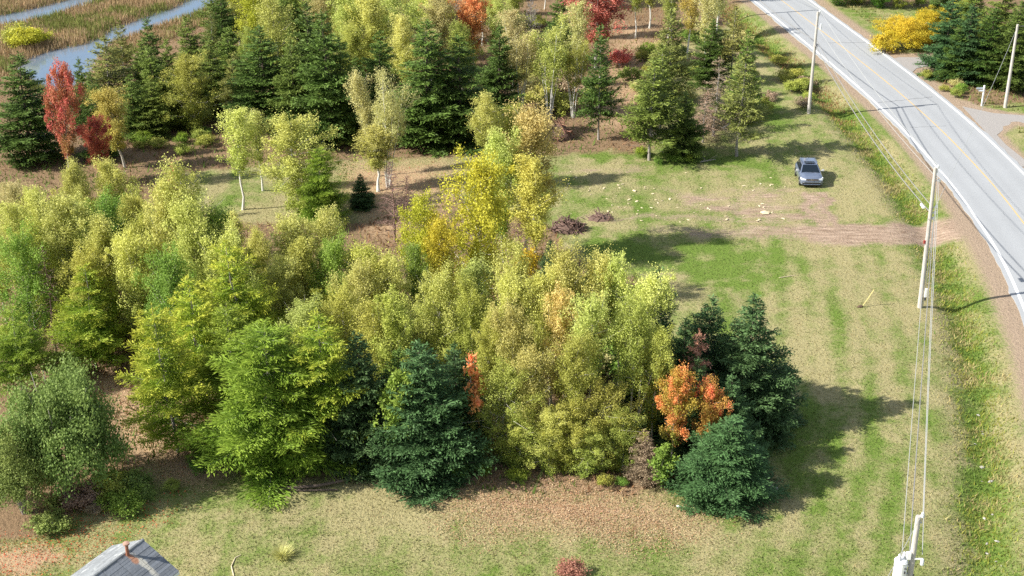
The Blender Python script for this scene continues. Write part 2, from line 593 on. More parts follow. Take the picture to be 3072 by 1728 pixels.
def ground_material():
    m, N, L, b = new_mat("meadow_ground")
    tcg = N.new("ShaderNodeTexCoord")

    def noise(sc, det=4, rough=0.6, stretch=None):
        n = N.new("ShaderNodeTexNoise")
        n.inputs["Scale"].default_value = sc
        n.inputs["Detail"].default_value = det
        n.inputs["Roughness"].default_value = rough
        if stretch:
            mp = N.new("ShaderNodeMapping")
            mp.inputs["Scale"].default_value = stretch
            L.new(tcg.outputs["Object"], mp.inputs[0])
            L.new(mp.outputs[0], n.inputs["Vector"])
        else:
            L.new(tcg.outputs["Object"], n.inputs["Vector"])
        return n.outputs["Fac"]

    def mix(f, a, c):
        x = N.new("ShaderNodeMix")
        x.data_type = 'RGBA'
        for i, s in ((6, a), (7, c)):
            if isinstance(s, tuple):
                x.inputs[i].default_value = rgba(s)
            else:
                L.new(s, x.inputs[i])
        L.new(f, x.inputs[0])
        return x.outputs[2]

    def edge(mask, nz, lo=0.35, hi=0.65, amt=0.7):
        """mask broken up by noise"""
        s = N.new("ShaderNodeMath")
        s.operation = 'MULTIPLY_ADD'
        L.new(nz, s.inputs[0])
        s.inputs[1].default_value = amt
        L.new(mask, s.inputs[2])
        r = N.new("ShaderNodeMapRange")
        r.interpolation_type = 'SMOOTHSTEP'
        r.inputs[1].default_value = lo + amt * 0.5
        r.inputs[2].default_value = hi + amt * 0.5
        L.new(s.outputs[0], r.inputs[0])
        return r.outputs[0]

    def attr(n):
        a = N.new("ShaderNodeAttribute")
        a.attribute_name = n
        s = N.new("ShaderNodeSeparateColor")
        L.new(a.outputs["Color"], s.inputs[0])
        return s.outputs

    za, zb = attr("zone_a"), attr("zone_b")
    n1, n2, n3 = noise(0.9), noise(5.0, 5), noise(17.0, 3)
    grass = mix(n2, (0.090, 0.160, 0.022), (0.175, 0.240, 0.050))
    straw = mix(n2, (0.270, 0.240, 0.110), (0.390, 0.345, 0.180))
    c = mix(edge(zb[2], n2, 0.02, 0.98, 0.9), grass, straw)
    floor = mix(n2, (0.130, 0.090, 0.050), (0.330, 0.220, 0.130))
    c = mix(edge(za[2], n1, 0.3, 0.7, 0.8), c, floor)
    litter = mix(n3, (0.330, 0.215, 0.120), (0.520, 0.375, 0.235))
    c = mix(edge(za[1], n2, 0.15, 1.0, 0.9), c, litter)
    dn = N.new("ShaderNodeMapRange")
    dn.inputs[1].default_value, dn.inputs[2].default_value = .34, .68
    L.new(noise(3.0, 8, .75, (0.22, 1.5, 1)), dn.inputs[0])
    dirt = mix(dn.outputs[0], (0.190, 0.125, 0.085), (0.500, 0.380, 0.285))
    c = mix(edge(za[0], n2, 0.2, 1.0, 1.1), c, dirt)
    reed = mix(n2, (0.170, 0.120, 0.060), (0.360, 0.270, 0.140))
    c = mix(edge(zb[0], n1, 0.4, 0.6, 0.3), c, reed)
    grav = mix(noise(2.2, 7, .75), (0.210, 0.150, 0.105), (0.460, 0.355, 0.255))
    c = mix(edge(zb[1], n2, 0.2, 1.0, 0.9), c, grav)
    c = mix(edge(attr("zone_c")[0], n2, 0.3, 0.7, 0.5), c, (0.060, 0.045, 0.032))
    L.new(c, b.inputs["Base Color"])
    b.inputs["Roughness"].default_value = 0.95
    b.inputs["Specular IOR Level"].default_value = 0.1
    bp = N.new("ShaderNodeBump")
    bp.inputs["Strength"].default_value = 0.9
    bp.inputs["Distance"].default_value = 0.12
    ad = N.new("ShaderNodeMath")
    ad.operation = 'MULTIPLY_ADD'
    L.new(n3, ad.inputs[0])
    ad.inputs[1].default_value = 0.5
    L.new(n2, ad.inputs[2])
    L.new(ad.outputs[0], bp.inputs["Height"])
    L.new(bp.outputs[0], b.inputs["Normal"])
    return m


ground = link("ground", gme, ground_material())
ground["kind"] = "structure"


# ------------------------------------------------------------------ water
def water_material():
    m, N, L, b = new_mat("stream_water")
    b.inputs["Base Color"].default_value = (0.15, 0.20, 0.26, 1)  # murky water, lightened so its colour carries part of the sky's reflection
    b.inputs["Roughness"].default_value = 0.06
    b.inputs["IOR"].default_value = 2.6
    b.inputs["Specular IOR Level"].default_value = 0.9
    t = N.new("ShaderNodeTexCoord")
    n = N.new("ShaderNodeTexNoise")
    n.inputs["Scale"].default_value = 1.4
    n.inputs["Detail"].default_value = 4
    L.new(t.outputs["Object"], n.inputs["Vector"])
    bp = N.new("ShaderNodeBump")
    bp.inputs["Strength"].default_value = 0.25
    bp.inputs["Distance"].default_value = 0.06
    L.new(n.outputs["Fac"], bp.inputs["Height"])
    L.new(bp.outputs[0], b.inputs["Normal"])
    return m


WM = water_material()
WATER_Z = -0.42
for k, pl in enumerate((STREAM_A, STREAM_B)):
    cx, cy = np.mean([p[0] for p in pl]), np.mean([p[1] for p in pl])
    x0, x1 = min(p[0] for p in pl) - 3, max(p[0] for p in pl) + 3
    y0, y1 = min(p[1] for p in pl) - 3, max(p[1] for p in pl) + 3
    if k == 1:
        x0, x1, y0, y1 = x0 - 20, x1, max(y0, 150), y1 + 10
    pts = [(x0, y0, WATER_Z + 0.004 * k), (x1, y0, WATER_Z + 0.004 * k), (x1, y1, WATER_Z + 0.004 * k), (x0, y1, WATER_Z + 0.004 * k)]
    w = MB().add(pts, [(0, 1, 2, 3)]).build("stream_water", WM)
    w["kind"] = "structure"


# ================================================================== ROAD
def asphalt_material():
    m, N, L, b = new_mat("worn_asphalt")
    t = N.new("ShaderNodeTexCoord")
    a, c, d = (N.new("ShaderNodeTexNoise") for _ in range(3))
    for n, s in ((a, 0.25), (c, 3.0), (d, 45.0)):
        n.inputs["Scale"].default_value = s
        n.inputs["Detail"].default_value = 5
        L.new(t.outputs["Object"], n.inputs["Vector"])
    m1 = N.new("ShaderNodeMix")
    m1.data_type = 'RGBA'
    m1.inputs[6].default_value = (0.28, 0.292, 0.30, 1)
    m1.inputs[7].default_value = (0.375, 0.388, 0.396, 1)
    ad = N.new("ShaderNodeMath")
    ad.operation = 'MULTIPLY_ADD'
    ad.inputs[1].default_value = 0.5
    L.new(c.outputs["Fac"], ad.inputs[0])
    sc = N.new("ShaderNodeMath")
    sc.operation = 'MULTIPLY'
    sc.inputs[1].default_value = 0.5
    L.new(a.outputs["Fac"], sc.inputs[0])
    L.new(sc.outputs[0], ad.inputs[2])
    L.new(ad.outputs[0], m1.inputs[0])
    m2 = N.new("ShaderNodeMix")
    m2.data_type = 'RGBA'
    m2.blend_type = 'MULTIPLY'
    m2.inputs[0].default_value = 0.35
    L.new(m1.outputs[2], m2.inputs[6])
    L.new(d.outputs["Color"], m2.inputs[7])
    wa = N.new("ShaderNodeAttribute")
    wa.attribute_name = "wear"
    wm = N.new("ShaderNodeMath")
    wm.operation = 'MULTIPLY'
    L.new(wa.outputs["Fac"], wm.inputs[0])
    L.new(c.outputs["Fac"], wm.inputs[1])
    m3 = N.new("ShaderNodeMix")
    m3.data_type = 'RGBA'
    m3.inputs[7].default_value = (0.205, 0.212, 0.218, 1)
    L.new(wm.outputs[0], m3.inputs[0])
    L.new(m1.outputs[2], m3.inputs[6])
    L.new(m3.outputs[2], b.inputs["Base Color"])
    b.inputs["Roughness"].default_value = 0.9
    bp = N.new("ShaderNodeBump")
    bp.inputs["Strength"].default_value = 0.3
    bp.inputs["Distance"].default_value = 0.02
    L.new(d.outputs["Fac"], bp.inputs["Height"])
    L.new(bp.outputs[0], b.inputs["Normal"])
    return m


def paint_material(name, col, under, cover):
    """worn road paint with the asphalt showing through"""
    m, N, L, b = new_mat(name)
    t = N.new("ShaderNodeTexCoord")
    n = N.new("ShaderNodeTexNoise")
    n.inputs["Scale"].default_value = 2.2
    n.inputs["Detail"].default_value = 8
    n.inputs["Roughness"].default_value = 0.7
    L.new(t.outputs["Object"], n.inputs["Vector"])
    r = N.new("ShaderNodeMapRange")
    r.inputs[1].default_value, r.inputs[2].default_value = cover - 0.12, cover + 0.12
    L.new(n.outputs["Fac"], r.inputs[0])
    x = N.new("ShaderNodeMix")
    x.data_type = 'RGBA'
    x.inputs[6].default_value = rgba(col)
    x.inputs[7].default_value = rgba(under)
    L.new(r.outputs[0], x.inputs[0])
    L.new(x.outputs[2], b.inputs["Base Color"])
    b.inputs["Roughness"].default_value = 0.8
    return m


ASPH = asphalt_material()
def build_road():
    lat = np.linspace(-3.75, 3.75, 31)
    n, m = len(RCa), len(lat)
    rag = np.random.default_rng(8).normal(0, .05, (n, 2))
    V = np.zeros((n, m + 2, 3))
    wear = np.zeros((n, m + 2))
    for j, d in enumerate(lat):
        dd = d + (rag[:, 0] if j == 0 else rag[:, 1] if j == m - 1 else 0)
        V[:, j + 1, :2] = RCa + RN * np.reshape(dd, (-1, 1))
        V[:, j + 1, 2] = 0.05
        wear[:, j + 1] = 0.38 * sum(math.exp(-((d - c) / .42) ** 2) for c in (-2.45, -.95, .95, 2.45))
    V[:, 0], V[:, -1] = V[:, 1], V[:, -2]
    V[:, 0, 2] = V[:, -1, 2] = -.2
    ix = np.arange(n * (m + 2)).reshape(n, m + 2)
    q = np.stack([ix[:-1, :-1].ravel(), ix[:-1, 1:].ravel(), ix[1:, 1:].ravel(), ix[1:, :-1].ravel()], 1)
    me = mesh_np("road", V.reshape(-1, 3), q)
    a_ = me.attributes.new("wear", 'FLOAT', 'POINT')
    a_.data.foreach_set("value", wear.ravel().astype(np.float32))
    o_ = link("road", me, ASPH)
    o_["kind"] = "structure"
    return o_


road = build_road()
PW = paint_material("worn_white_paint", (0.80, 0.80, 0.78), (0.45, 0.46, 0.46), 0.66)
PY = paint_material("worn_yellow_paint", (0.60, 0.40, 0.14), (0.40, 0.36, 0.28), 0.56)
TAR = plain("crack_sealant", (0.10, 0.10, 0.105), 0.7)
for d0, d1 in ((-3.42, -3.22), (3.22, 3.42)):
    e = strip("edge_line", road_offset(d0), road_offset(d1), 0.0545, PW, None)
    e.parent = road
i = 0
while i < len(RCa) - 8:
    if RCa[i][1] > 60:
        j = i + 8
        e = strip("centre_line", road_offset(-0.06, i, j), road_offset(0.06, i, j), 0.0545, PY, None)
        e.parent = road
        i += 7
    else:
        i += 1


def crack(p0, p1, w, z=0.054):
    n = 26
    c = []
    for k in range(n + 1):
        t = k / n
        c.append((p0[0] + (p1[0] - p0[0]) * t + random.uniform(-.06, .06), p0[1] + (p1[1] - p0[1]) * t + random.uniform(-.09, .09)))
    l = [(a, b + w * random.uniform(.3, 1)) for a, b in c]
    r = [(a, b - w * random.uniform(.3, 1)) for a, b in c]
    e = strip("sealed_crack", l, r, z, TAR, None)
    e.parent = road


crack(G(2208, 260), G(2345, 245), 0.05)
crack(G(2085, 109), G(2200, 108), 0.05)
crack(G(2290, 322), G(2380, 318), 0.035)

# side roads on the right: worn grey gravel aprons
GRAVM = plain("grey_gravel", (0.30, 0.28, 0.26), 0.95, var=0.35, scale=9, bump=0.6)


def fan(name, pts, z, mat):
    V = [(x, y, z) for x, y in pts]
    me = bpy.data.meshes.new(name)
    me.from_pydata(V, [], [tuple(range(len(V)))][:])
    me.update()
    o = link(name, me, mat)
    o["kind"] = "structure"
    return o


fan("side_road", DP((2248, 180), (2230, 152), (2262, 144), (2345, 145), (2480, 146), (2480, 162), (2352, 163), (2306, 172), (2286, 190), (2310, 222)), 0.020, GRAVM)
fan("driveway", DP((2420, 268), (2500, 285), (2640, 296), (2800, 306), (2800, 322), (2600, 314), (2530, 322), (2508, 340), (2530, 364), (2600, 420), (2560, 420)), 0.024, GRAVM)


# ================================================================== FOLIAGE GENERATORS
def unit(a):
    return a / (np.linalg.norm(a, axis=-1, keepdims=True) + 1e-9)


def leaf_quads(c, ax, nrm, ln, wd):
    """diamond leaves: centre c, long axis ax, rough normal nrm"""
    ax = unit(ax)
    sd = unit(np.cross(ax, nrm))
    ln, wd = np.asarray(ln)[:, None] * 0.5, np.asarray(wd)[:, None] * 0.5
    V = np.stack([c - ax * ln, c + sd * wd, c + ax * ln, c - sd * wd], 1).reshape(-1, 3)
    return V


def quads_mesh(name, V, v):
    n = len(V) // 4
    return mesh_np(name, V, np.arange(4 * n).reshape(n, 4), v=v)


def bend(r, H, n=7, amt=0.03, lean=(0, 0)):
    t = np.linspace(0, 1, n)
    w = np.cumsum(r.normal(0, amt, (n, 2)), 0)
    w -= w[0]
    return np.stack([(w[:, 0] + lean[0] * t) * H, (w[:, 1] + lean[1] * t) * H, t * H], 1)


def along(path, t):
    f = np.asarray(t) * (len(path) - 1)
    i = np.clip(f.astype(int), 0, len(path) - 2)
    w = (f - i)[..., None]
    return path[i] * (1 - w) + path[i + 1] * w


def broadleaf(seed, H, R, base=0.3, nleaf=5000, leaf=0.17, nb=46, stems=1, spread=0.0, up=(0.6, 1.1), peak=0.42, clump=0.30, trunk_r=0.011, sparse=0.0):
    """ascending-branched tree (aspen, birch, maple): returns trunk mesh, crown mesh"""
    r = np.random.default_rng(seed)
    tubes, C, CL, TIP = [], [], [], []
    for s in range(stems):
        a = 2 * math.pi * (s + r.random() * .6) / stems
        h = H * (1 if s == 0 else r.uniform(.72, .98))
        ln = (spread * math.cos(a), spread * math.sin(a)) if stems > 1 else (r.normal(0, .02), r.normal(0, .02))
        path = bend(r, h, 8, 0.009, ln)
        if stems > 1:
            path[:, :2] += np.array([math.cos(a), math.sin(a)]) * 0.12
        tr = trunk_r * h * np.linspace(1, .18, 8) * (1 if stems == 1 else .75)
        tr[0] *= 1.35
        path[0, 2] = -0.25
        tubes.append((path, tr, 7))
        nbs = max(8, int(nb / stems * 1.2))
        for k in range(nbs):
            t = base + (0.985 - base) * ((k + r.random()) / nbs)
            u = (t - base) / (1 - base)
            prof = max(0.0, math.sin(math.pi * min(1, (u * .5 / peak if u < peak else .5 + (u - peak) * .5 / (1 - peak))))) ** .7
            L = (R / (1 if stems == 1 else 1.5)) * (0.20 + 0.95 * prof) * r.uniform(.42, 1.28)
            az = k * 2.39996 + r.uniform(-.5, .5)
            el = r.uniform(*up)
            p0 = along(path, np.array([t]))[0]
            d = np.array([math.cos(az) * math.cos(el), math.sin(az) * math.cos(el), math.sin(el)])
            p1 = p0 + d * L * .5 + r.normal(0, .05, 3) * L
            p2 = p0 + d * L + np.array([0, 0, .12 * L]) + r.normal(0, .08, 3) * L
            bp = np.array([p0, p1, p2])
            tubes.append((bp, np.array([.28, .17, .05]) * tr[0] * (0.4 + .8 * (1 - t)), 4))
            nc = 2 + int(2.6 * L / R)
            tone = r.random()
            cnt = max(4, int(nleaf / (nbs * stems) / nc * (0.5 + L / R)))
            for q in range(nc):
                tt = r.uniform(.25, 1.03)
                cc = along(bp, np.array([min(tt, 1)]))[0] + r.normal(0, .10, 3) * L
                if r.random() < sparse:
                    continue
                sg = clump * min(R, 2.0) * .40 * r.uniform(.5, 1.6)
                pts = cc + np.clip(r.normal(0, 1, (cnt, 3)), -1.9, 1.9) * np.array([sg * .9, sg * .9, sg * 1.2])
                C.append(pts)
                CL.append(np.clip(tone + r.normal(0, .15) + r.normal(0, .12, cnt), 0, 1))
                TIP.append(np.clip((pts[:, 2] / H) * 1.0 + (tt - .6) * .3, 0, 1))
    C, CL, TIP = np.concatenate(C), np.concatenate(CL), np.concatenate(TIP)
    C[:, 2] = np.maximum(C[:, 2], 0.15 + r.random(len(C)) * .3)
    n = len(C)
    out = unit(C - np.array([0, 0, H * .5])) * .5 + np.array([0, 0, .6])
    nrm = unit(out + r.normal(0, 1.0, (n, 3)))
    ax = r.normal(0, 1, (n, 3))
    sz = leaf * r.uniform(.65, 1.35, n)
    V = leaf_quads(C, ax, nrm, sz * 1.15, sz * .95)
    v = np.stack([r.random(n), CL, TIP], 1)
    return tubes_mesh("trunk", tubes), quads_mesh("crown", V, v)


def conifer(seed, H, R, base=0.04, whorls=34, per=7, droop=0.25, upturn=0.25, spray=0.30, width=0.10, density=1.0, power=0.85, ragged=0.2, trunk_r=0.011, dead_low=0.0, loose=1.0):
    r = np.random.default_rng(seed)
    path = bend(r, H, 9, 0.006)
    tr = trunk_r * H * np.linspace(1, .08, 9)
    tr[0] *= 1.3
    path[0, 2] = -.3
    tubes = [(path, tr, 7)]
    C, AX, NR, LN, WD, A1, A2, A3 = [], [], [], [], [], [], [], []
    for w in range(whorls):
        t = base + (1 - base) * (max(0.0, w + r.uniform(-.3, .3)) / whorls) ** 0.95
        t = min(max(t, base), .985)
        npb = max(3, int(round(per * (1 - .45 * t) + r.uniform(-1, 1))))
        a0 = r.uniform(0, 6.28)
        tw_ = t
        for k in range(npb):
            t = min(max(tw_ + r.uniform(-.75, .75) * loose * (1 - base) / whorls, base), .985)
            L = R * (max(0, 1 - t) / (1 - base)) ** power * r.uniform(1 - ragged, 1 + ragged * .6) + .12
            if t < base + .08:
                L *= r.uniform(.6, 1.0)
            az = a0 + 6.283 * k / npb + r.uniform(-.3, .3)
            o = np.array([math.cos(az), math.sin(az), 0])
            sdv = np.array([-math.sin(az), math.cos(az), 0])
            p0 = along(path, np.array([t]))[0]
            dr = droop * r.uniform(.1, 1.7) * (1.15 - .9 * t)
            lift = 0.5 * max(0, t - .55)
            S = np.linspace(0, 1, 5)
            P = p0 + o * (S * L)[:, None] + np.array([0, 0, 1.0]) * ((-dr * S + upturn * S ** 2 + lift * S) * L)[:, None]
            bare = r.random() < dead_low * max(0, 1 - (t - base) / .25)
            if L > .5:
                tubes.append((P[[0, 2, 4]], np.array([.16, .10, .03]) * tr[0] * (.35 + L / R * .6), 4))
            if bare:
                continue
            ns = max(4, int(9 * L * density))
            s = np.linspace(.12, 1, ns) + r.uniform(-.03, .03, ns)
            for side in (-1, 1):
                sl = (.42 * L * (1 - s) + .16 * L * (s > .3) + .12) * r.uniform(.7, 1.2, ns)
                nq = max(1, int(.42 * L / spray) + 1)
                for q in range(nq):
                    f = (q + .5) / nq
                    dirv = unit(o * r.uniform(.55, .95, (ns, 1)) + sdv * side * r.uniform(.6, 1.0, (ns, 1)) + np.array([0, 0, 1.0]) * r.uniform(-.45, .55, (ns, 1)))
                    c = along(P, np.clip(s, 0, 1)) + dirv * (sl * f)[:, None] + r.normal(0, .03, (ns, 3))
                    C.append(c)
                    AX.append(dirv + r.normal(0, .22, (ns, 3)))
                    NR.append(np.array([0, 0, 1.0]) + r.normal(0, .65, (ns, 3)))
                    LN.append(np.maximum(sl / nq * 1.5, spray * .6) * r.uniform(.8, 1.2, ns))
                    WD.append(width * r.uniform(.7, 1.35, ns))
                    A1.append(r.random(ns))
                    A2.append(np.clip(r.random() * .6 + r.random(ns) * .4, 0, 1))
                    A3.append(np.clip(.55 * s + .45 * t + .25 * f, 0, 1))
            # the bough's own tip and upper fuzz
            n2 = max(3, int(6 * L * density))
            s2 = r.uniform(.1, 1.05, n2)
            C.append(along(P, np.clip(s2, 0, 1)) + np.array([0, 0, .05]) + r.normal(0, .05, (n2, 3)))
            AX.append(o + r.normal(0, .4, (n2, 3)) + np.array([0, 0, .35]))
            NR.append(r.normal(0, 1, (n2, 3)))
            LN.append(spray * r.uniform(.8, 1.3, n2))
            WD.append(width * r.uniform(.7, 1.2, n2))
            A1.append(r.random(n2))
            A2.append(np.full(n2, r.random()))
            A3.append(np.clip(.6 * s2 + .45 * t, 0, 1))
    # leader
    n3 = 26
    z = r.uniform(.93, 1.01, n3) * H
    C.append(np.stack([path[-1, 0] + r.normal(0, .04, n3), path[-1, 1] + r.normal(0, .04, n3), z], 1))
    AX.append(np.stack([r.normal(0, .6, n3), r.normal(0, .6, n3), np.ones(n3)], 1))
    NR.append(r.normal(0, 1, (n3, 3)))
    LN.append(spray * r.uniform(.7, 1.2, n3))
    WD.append(width * r.uniform(.7, 1.2, n3))
    A1.append(r.random(n3))
    A2.append(r.random(n3))
    A3.append(np.ones(n3))
    C, AX, NR = map(np.concatenate, (C, AX, NR))
    C[:, 2] = np.maximum(C[:, 2], .06)
    V = leaf_quads(C, AX, NR, np.concatenate(LN), np.concatenate(WD))
    v = np.stack([np.concatenate(A1), np.concatenate(A2), np.concatenate(A3)], 1)
    return tubes_mesh("trunk", tubes), quads_mesh("crown", V, v)


def bush(seed, H, R, nclump=60, nleaf=9000, leaf=0.14, stems=9, base=0.0, sg=0.17):
    """rounded many-lobed shrub"""
    r = np.random.default_rng(seed)
    tubes, C, CL, TIP = [], [], [], []
    for s in range(stems):
        az = 6.283 * s / stems + r.uniform(-.4, .4)
        q = r.uniform(.35, .8)
        P = np.array([(0.06 * math.cos(az), .06 * math.sin(az), -.15), (R * .3 * q * math.cos(az), R * .3 * q * math.sin(az), H * .4), (R * q * math.cos(az), R * q * math.sin(az), H * r.uniform(.6, .9))])
        tubes.append((P, np.array([.02, .012, .004]) * H, 5))
    for k in range(nclump):
        az, u = r.uniform(0, 6.283), r.random() ** .5
        ph = math.acos(1 - r.random() * (1.25 if base == 0 else 1.0))
        rad = r.uniform(.5, 1.08) * (1 + .20 * math.sin(3 * az + seed) * math.sin(ph) + .16 * math.sin(5 * az + 4 * ph))
        c = np.array([R * rad * math.sin(ph) * math.cos(az), R * rad * math.sin(ph) * math.sin(az), H * (.42 + .5 * rad * math.cos(ph))])
        cnt = int(nleaf / nclump * r.uniform(.5, 1.5))
        s = sg * (R + H * .5) * .6 * r.uniform(.6, 1.3)
        pts = c + r.normal(0, s, (cnt, 3)) * np.array([1, 1, .8])
        C.append(pts)
        tone = r.random()
        CL.append(np.clip(tone + r.normal(0, .15, cnt), 0, 1))
        TIP.append(np.clip(pts[:, 2] / H, 0, 1))
    C, CL, TIP = np.concatenate(C), np.concatenate(CL), np.concatenate(TIP)
    C[:, 2] = np.where(C[:, 2] < .05, .05 + r.random(len(C)) * .4, C[:, 2])
    n = len(C)
    nrm = unit(unit(C - np.array([0, 0, H * .3])) * .6 + np.array([0, 0, .5]) + r.normal(0, .6, (n, 3)))
    sz = leaf * r.uniform(.6, 1.4, n)
    V = leaf_quads(C, r.normal(0, 1, (n, 3)), nrm, sz * 1.2, sz * .9)
    return tubes_mesh("stems", tubes), quads_mesh("crown", V, np.stack([r.random(n), CL, TIP], 1))


def bare_tree(seed, H, R, base=0.15, nb=60, twigs=7, el=(-.1, .5), thick=0.010, tw=0.012):
    """leafless tree: trunk mesh and twig mesh"""
    r = np.random.default_rng(seed)
    path = bend(r, H, 8, 0.008)
    path[0, 2] = -.3
    tr = thick * H * np.linspace(1, .12, 8)
    tubes = [(path, tr, 6)]
    tws = []
    for k in range(nb):
        t = base + (.98 - base) * (k + r.random()) / nb
        L = R * (1.05 - t) ** .7 * r.uniform(.5, 1.1)
        az = k * 2.4 + r.uniform(-.4, .4)
        e = r.uniform(*el)
        p0 = along(path, np.array([t]))[0]
        d = np.array([math.cos(az) * math.cos(e), math.sin(az) * math.cos(e), math.sin(e)])
        P = np.array([p0, p0 + d * L * .5 + r.normal(0, .06, 3) * L, p0 + d * L + r.normal(0, .1, 3) * L])
        tws.append((P, np.array([2.2, 1.5, .7]) * tw * (.5 + L / R * .5), 4))
        for q in range(twigs):
            s = r.uniform(.25, 1)
            a = along(P, np.array([s]))[0]
            dd = unit(d + r.normal(0, .6, 3)) * L * r.uniform(.2, .45)
            tws.append((np.array([a, a + dd * .6 + r.normal(0, .03, 3), a + dd + np.array([0, 0, .05])]), np.array([1, .8, .4]) * tw, 3))
    return tubes_mesh("trunk", tubes), tubes_mesh("twigs", tws)


# ------------------------------------------------------------------ bark
BARK = {
    'pale': plain("pale_aspen_bark", (0.46, 0.43, 0.36), 0.8, var=0.35, scale=5, bump=0.3),
    'white': plain("white_birch_bark", (0.66, 0.64, 0.58), 0.75, var=0.25, scale=7, bump=0.2),
    'dark': plain("dark_bark", (0.115, 0.085, 0.065), 0.95, var=0.35, scale=6, bump=0.5),
    'grey': plain("grey_bark", (0.30, 0.27, 0.24), 0.95, var=0.3, scale=6, bump=0.4),
    'brown': plain("reddish_brown_twigs", (0.24, 0.15, 0.12), 0.95, var=0.3, scale=6, bump=0.3),
}

# ------------------------------------------------------------------ foliage colours (leaf reflectance)
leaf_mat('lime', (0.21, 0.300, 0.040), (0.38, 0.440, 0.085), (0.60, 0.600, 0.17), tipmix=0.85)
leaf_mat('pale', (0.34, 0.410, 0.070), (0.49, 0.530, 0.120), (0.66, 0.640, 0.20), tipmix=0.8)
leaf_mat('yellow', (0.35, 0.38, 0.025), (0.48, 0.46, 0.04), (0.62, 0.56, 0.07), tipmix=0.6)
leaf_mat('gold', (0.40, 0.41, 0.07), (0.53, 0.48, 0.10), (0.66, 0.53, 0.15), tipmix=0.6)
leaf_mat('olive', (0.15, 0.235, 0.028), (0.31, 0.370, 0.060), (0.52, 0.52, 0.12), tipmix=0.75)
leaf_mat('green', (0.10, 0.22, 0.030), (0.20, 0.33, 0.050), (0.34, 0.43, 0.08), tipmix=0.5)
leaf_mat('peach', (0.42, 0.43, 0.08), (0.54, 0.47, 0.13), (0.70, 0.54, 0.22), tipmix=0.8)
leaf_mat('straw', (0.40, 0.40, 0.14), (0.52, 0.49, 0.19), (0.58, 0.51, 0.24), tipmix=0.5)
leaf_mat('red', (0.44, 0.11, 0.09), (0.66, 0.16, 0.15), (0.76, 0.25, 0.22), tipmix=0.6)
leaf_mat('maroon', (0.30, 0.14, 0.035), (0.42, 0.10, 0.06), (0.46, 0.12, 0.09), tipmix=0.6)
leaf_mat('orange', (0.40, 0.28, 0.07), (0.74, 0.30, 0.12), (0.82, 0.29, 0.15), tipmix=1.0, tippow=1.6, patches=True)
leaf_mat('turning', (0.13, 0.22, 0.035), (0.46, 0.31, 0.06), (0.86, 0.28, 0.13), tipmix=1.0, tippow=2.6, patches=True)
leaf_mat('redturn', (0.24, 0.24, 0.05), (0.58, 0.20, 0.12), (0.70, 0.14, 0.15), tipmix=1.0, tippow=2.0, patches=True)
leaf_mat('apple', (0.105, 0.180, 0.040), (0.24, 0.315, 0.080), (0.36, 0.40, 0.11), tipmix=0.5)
leaf_mat('bluespruce', (0.018, 0.050, 0.018), (0.042, 0.092, 0.031), (0.105, 0.190, 0.062), tipmix=0.75, trans=0.12, hue=0.012)  # pale third colour paints highlights onto the bough tips
leaf_mat('spruce', (0.028, 0.064, 0.012), (0.066, 0.118, 0.020), (0.140, 0.210, 0.038), tipmix=0.75, trans=0.12, hue=0.015)  # tip tone lightened too, highlights put into the needle colour
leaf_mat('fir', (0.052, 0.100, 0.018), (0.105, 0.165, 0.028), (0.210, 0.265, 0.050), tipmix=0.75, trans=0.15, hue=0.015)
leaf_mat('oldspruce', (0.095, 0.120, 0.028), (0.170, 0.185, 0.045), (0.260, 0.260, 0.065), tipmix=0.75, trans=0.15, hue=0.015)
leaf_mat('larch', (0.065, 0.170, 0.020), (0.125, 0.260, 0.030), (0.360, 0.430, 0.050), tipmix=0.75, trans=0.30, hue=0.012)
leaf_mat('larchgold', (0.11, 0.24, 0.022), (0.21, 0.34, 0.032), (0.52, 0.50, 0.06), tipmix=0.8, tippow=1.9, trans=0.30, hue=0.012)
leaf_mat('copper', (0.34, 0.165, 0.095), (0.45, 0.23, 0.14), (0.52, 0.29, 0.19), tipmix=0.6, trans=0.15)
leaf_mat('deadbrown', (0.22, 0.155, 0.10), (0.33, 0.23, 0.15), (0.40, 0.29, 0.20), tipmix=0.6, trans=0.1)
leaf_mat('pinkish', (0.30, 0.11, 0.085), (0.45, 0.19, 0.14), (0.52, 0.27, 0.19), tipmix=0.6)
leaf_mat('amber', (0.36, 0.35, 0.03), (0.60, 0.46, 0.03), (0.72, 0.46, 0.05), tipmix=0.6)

# ------------------------------------------------------------------ tree patterns: (trunk, crown, height, radius, bark)
PAT = {}


def pat(key, data, H, R, bark):
    PAT[key] = (data[0], data[1], H, R, bark)


for s in range(5):
    pat('aspen%d' % s, broadleaf(100 + s, 10, 1.95, .24, 13000 + 3200 * s, .086, nb=36 + 5 * s, up=(.35, 1.15), clump=.30, peak=.5), 10, 1.9, 'pale')
for s in range(3):
    pat('stemmy%d' % s, broadleaf(120 + s, 10, 1.95, .46, 13000, .086, nb=38, up=(.30, 1.15), clump=.30, peak=.5, trunk_r=.012), 10, 1.9, 'pale')
for s in range(3):
    pat('bushy%d' % s, broadleaf(130 + s, 9, 2.4, .03, 20000 + 3000 * s, .086, nb=62, up=(.2, 1.1), clump=.27, peak=.40), 9, 2.2, 'pale')
for s in range(2):
    pat('birch%d' % s, broadleaf(150 + s, 10, 1.65, .36, 11000, .088, nb=46, up=(.7, 1.2), clump=.32, sparse=.2, trunk_r=.009), 10, 1.6, 'white')
for s in range(2):
    pat('multi%d' % s, broadleaf(160 + s, 10, 2.4, .44, 15000, .088, nb=70, stems=6, spread=.15, up=(.7, 1.2), clump=.28, trunk_r=.009), 10, 2.4, 'white')
for s in range(2):
    pat('maple%d' % s, broadleaf(170 + s, 9, 2.2, .30, 17000, .105, nb=44, up=(.30, .95), clump=.24, peak=.45, sparse=.12), 9, 2.4, 'grey')
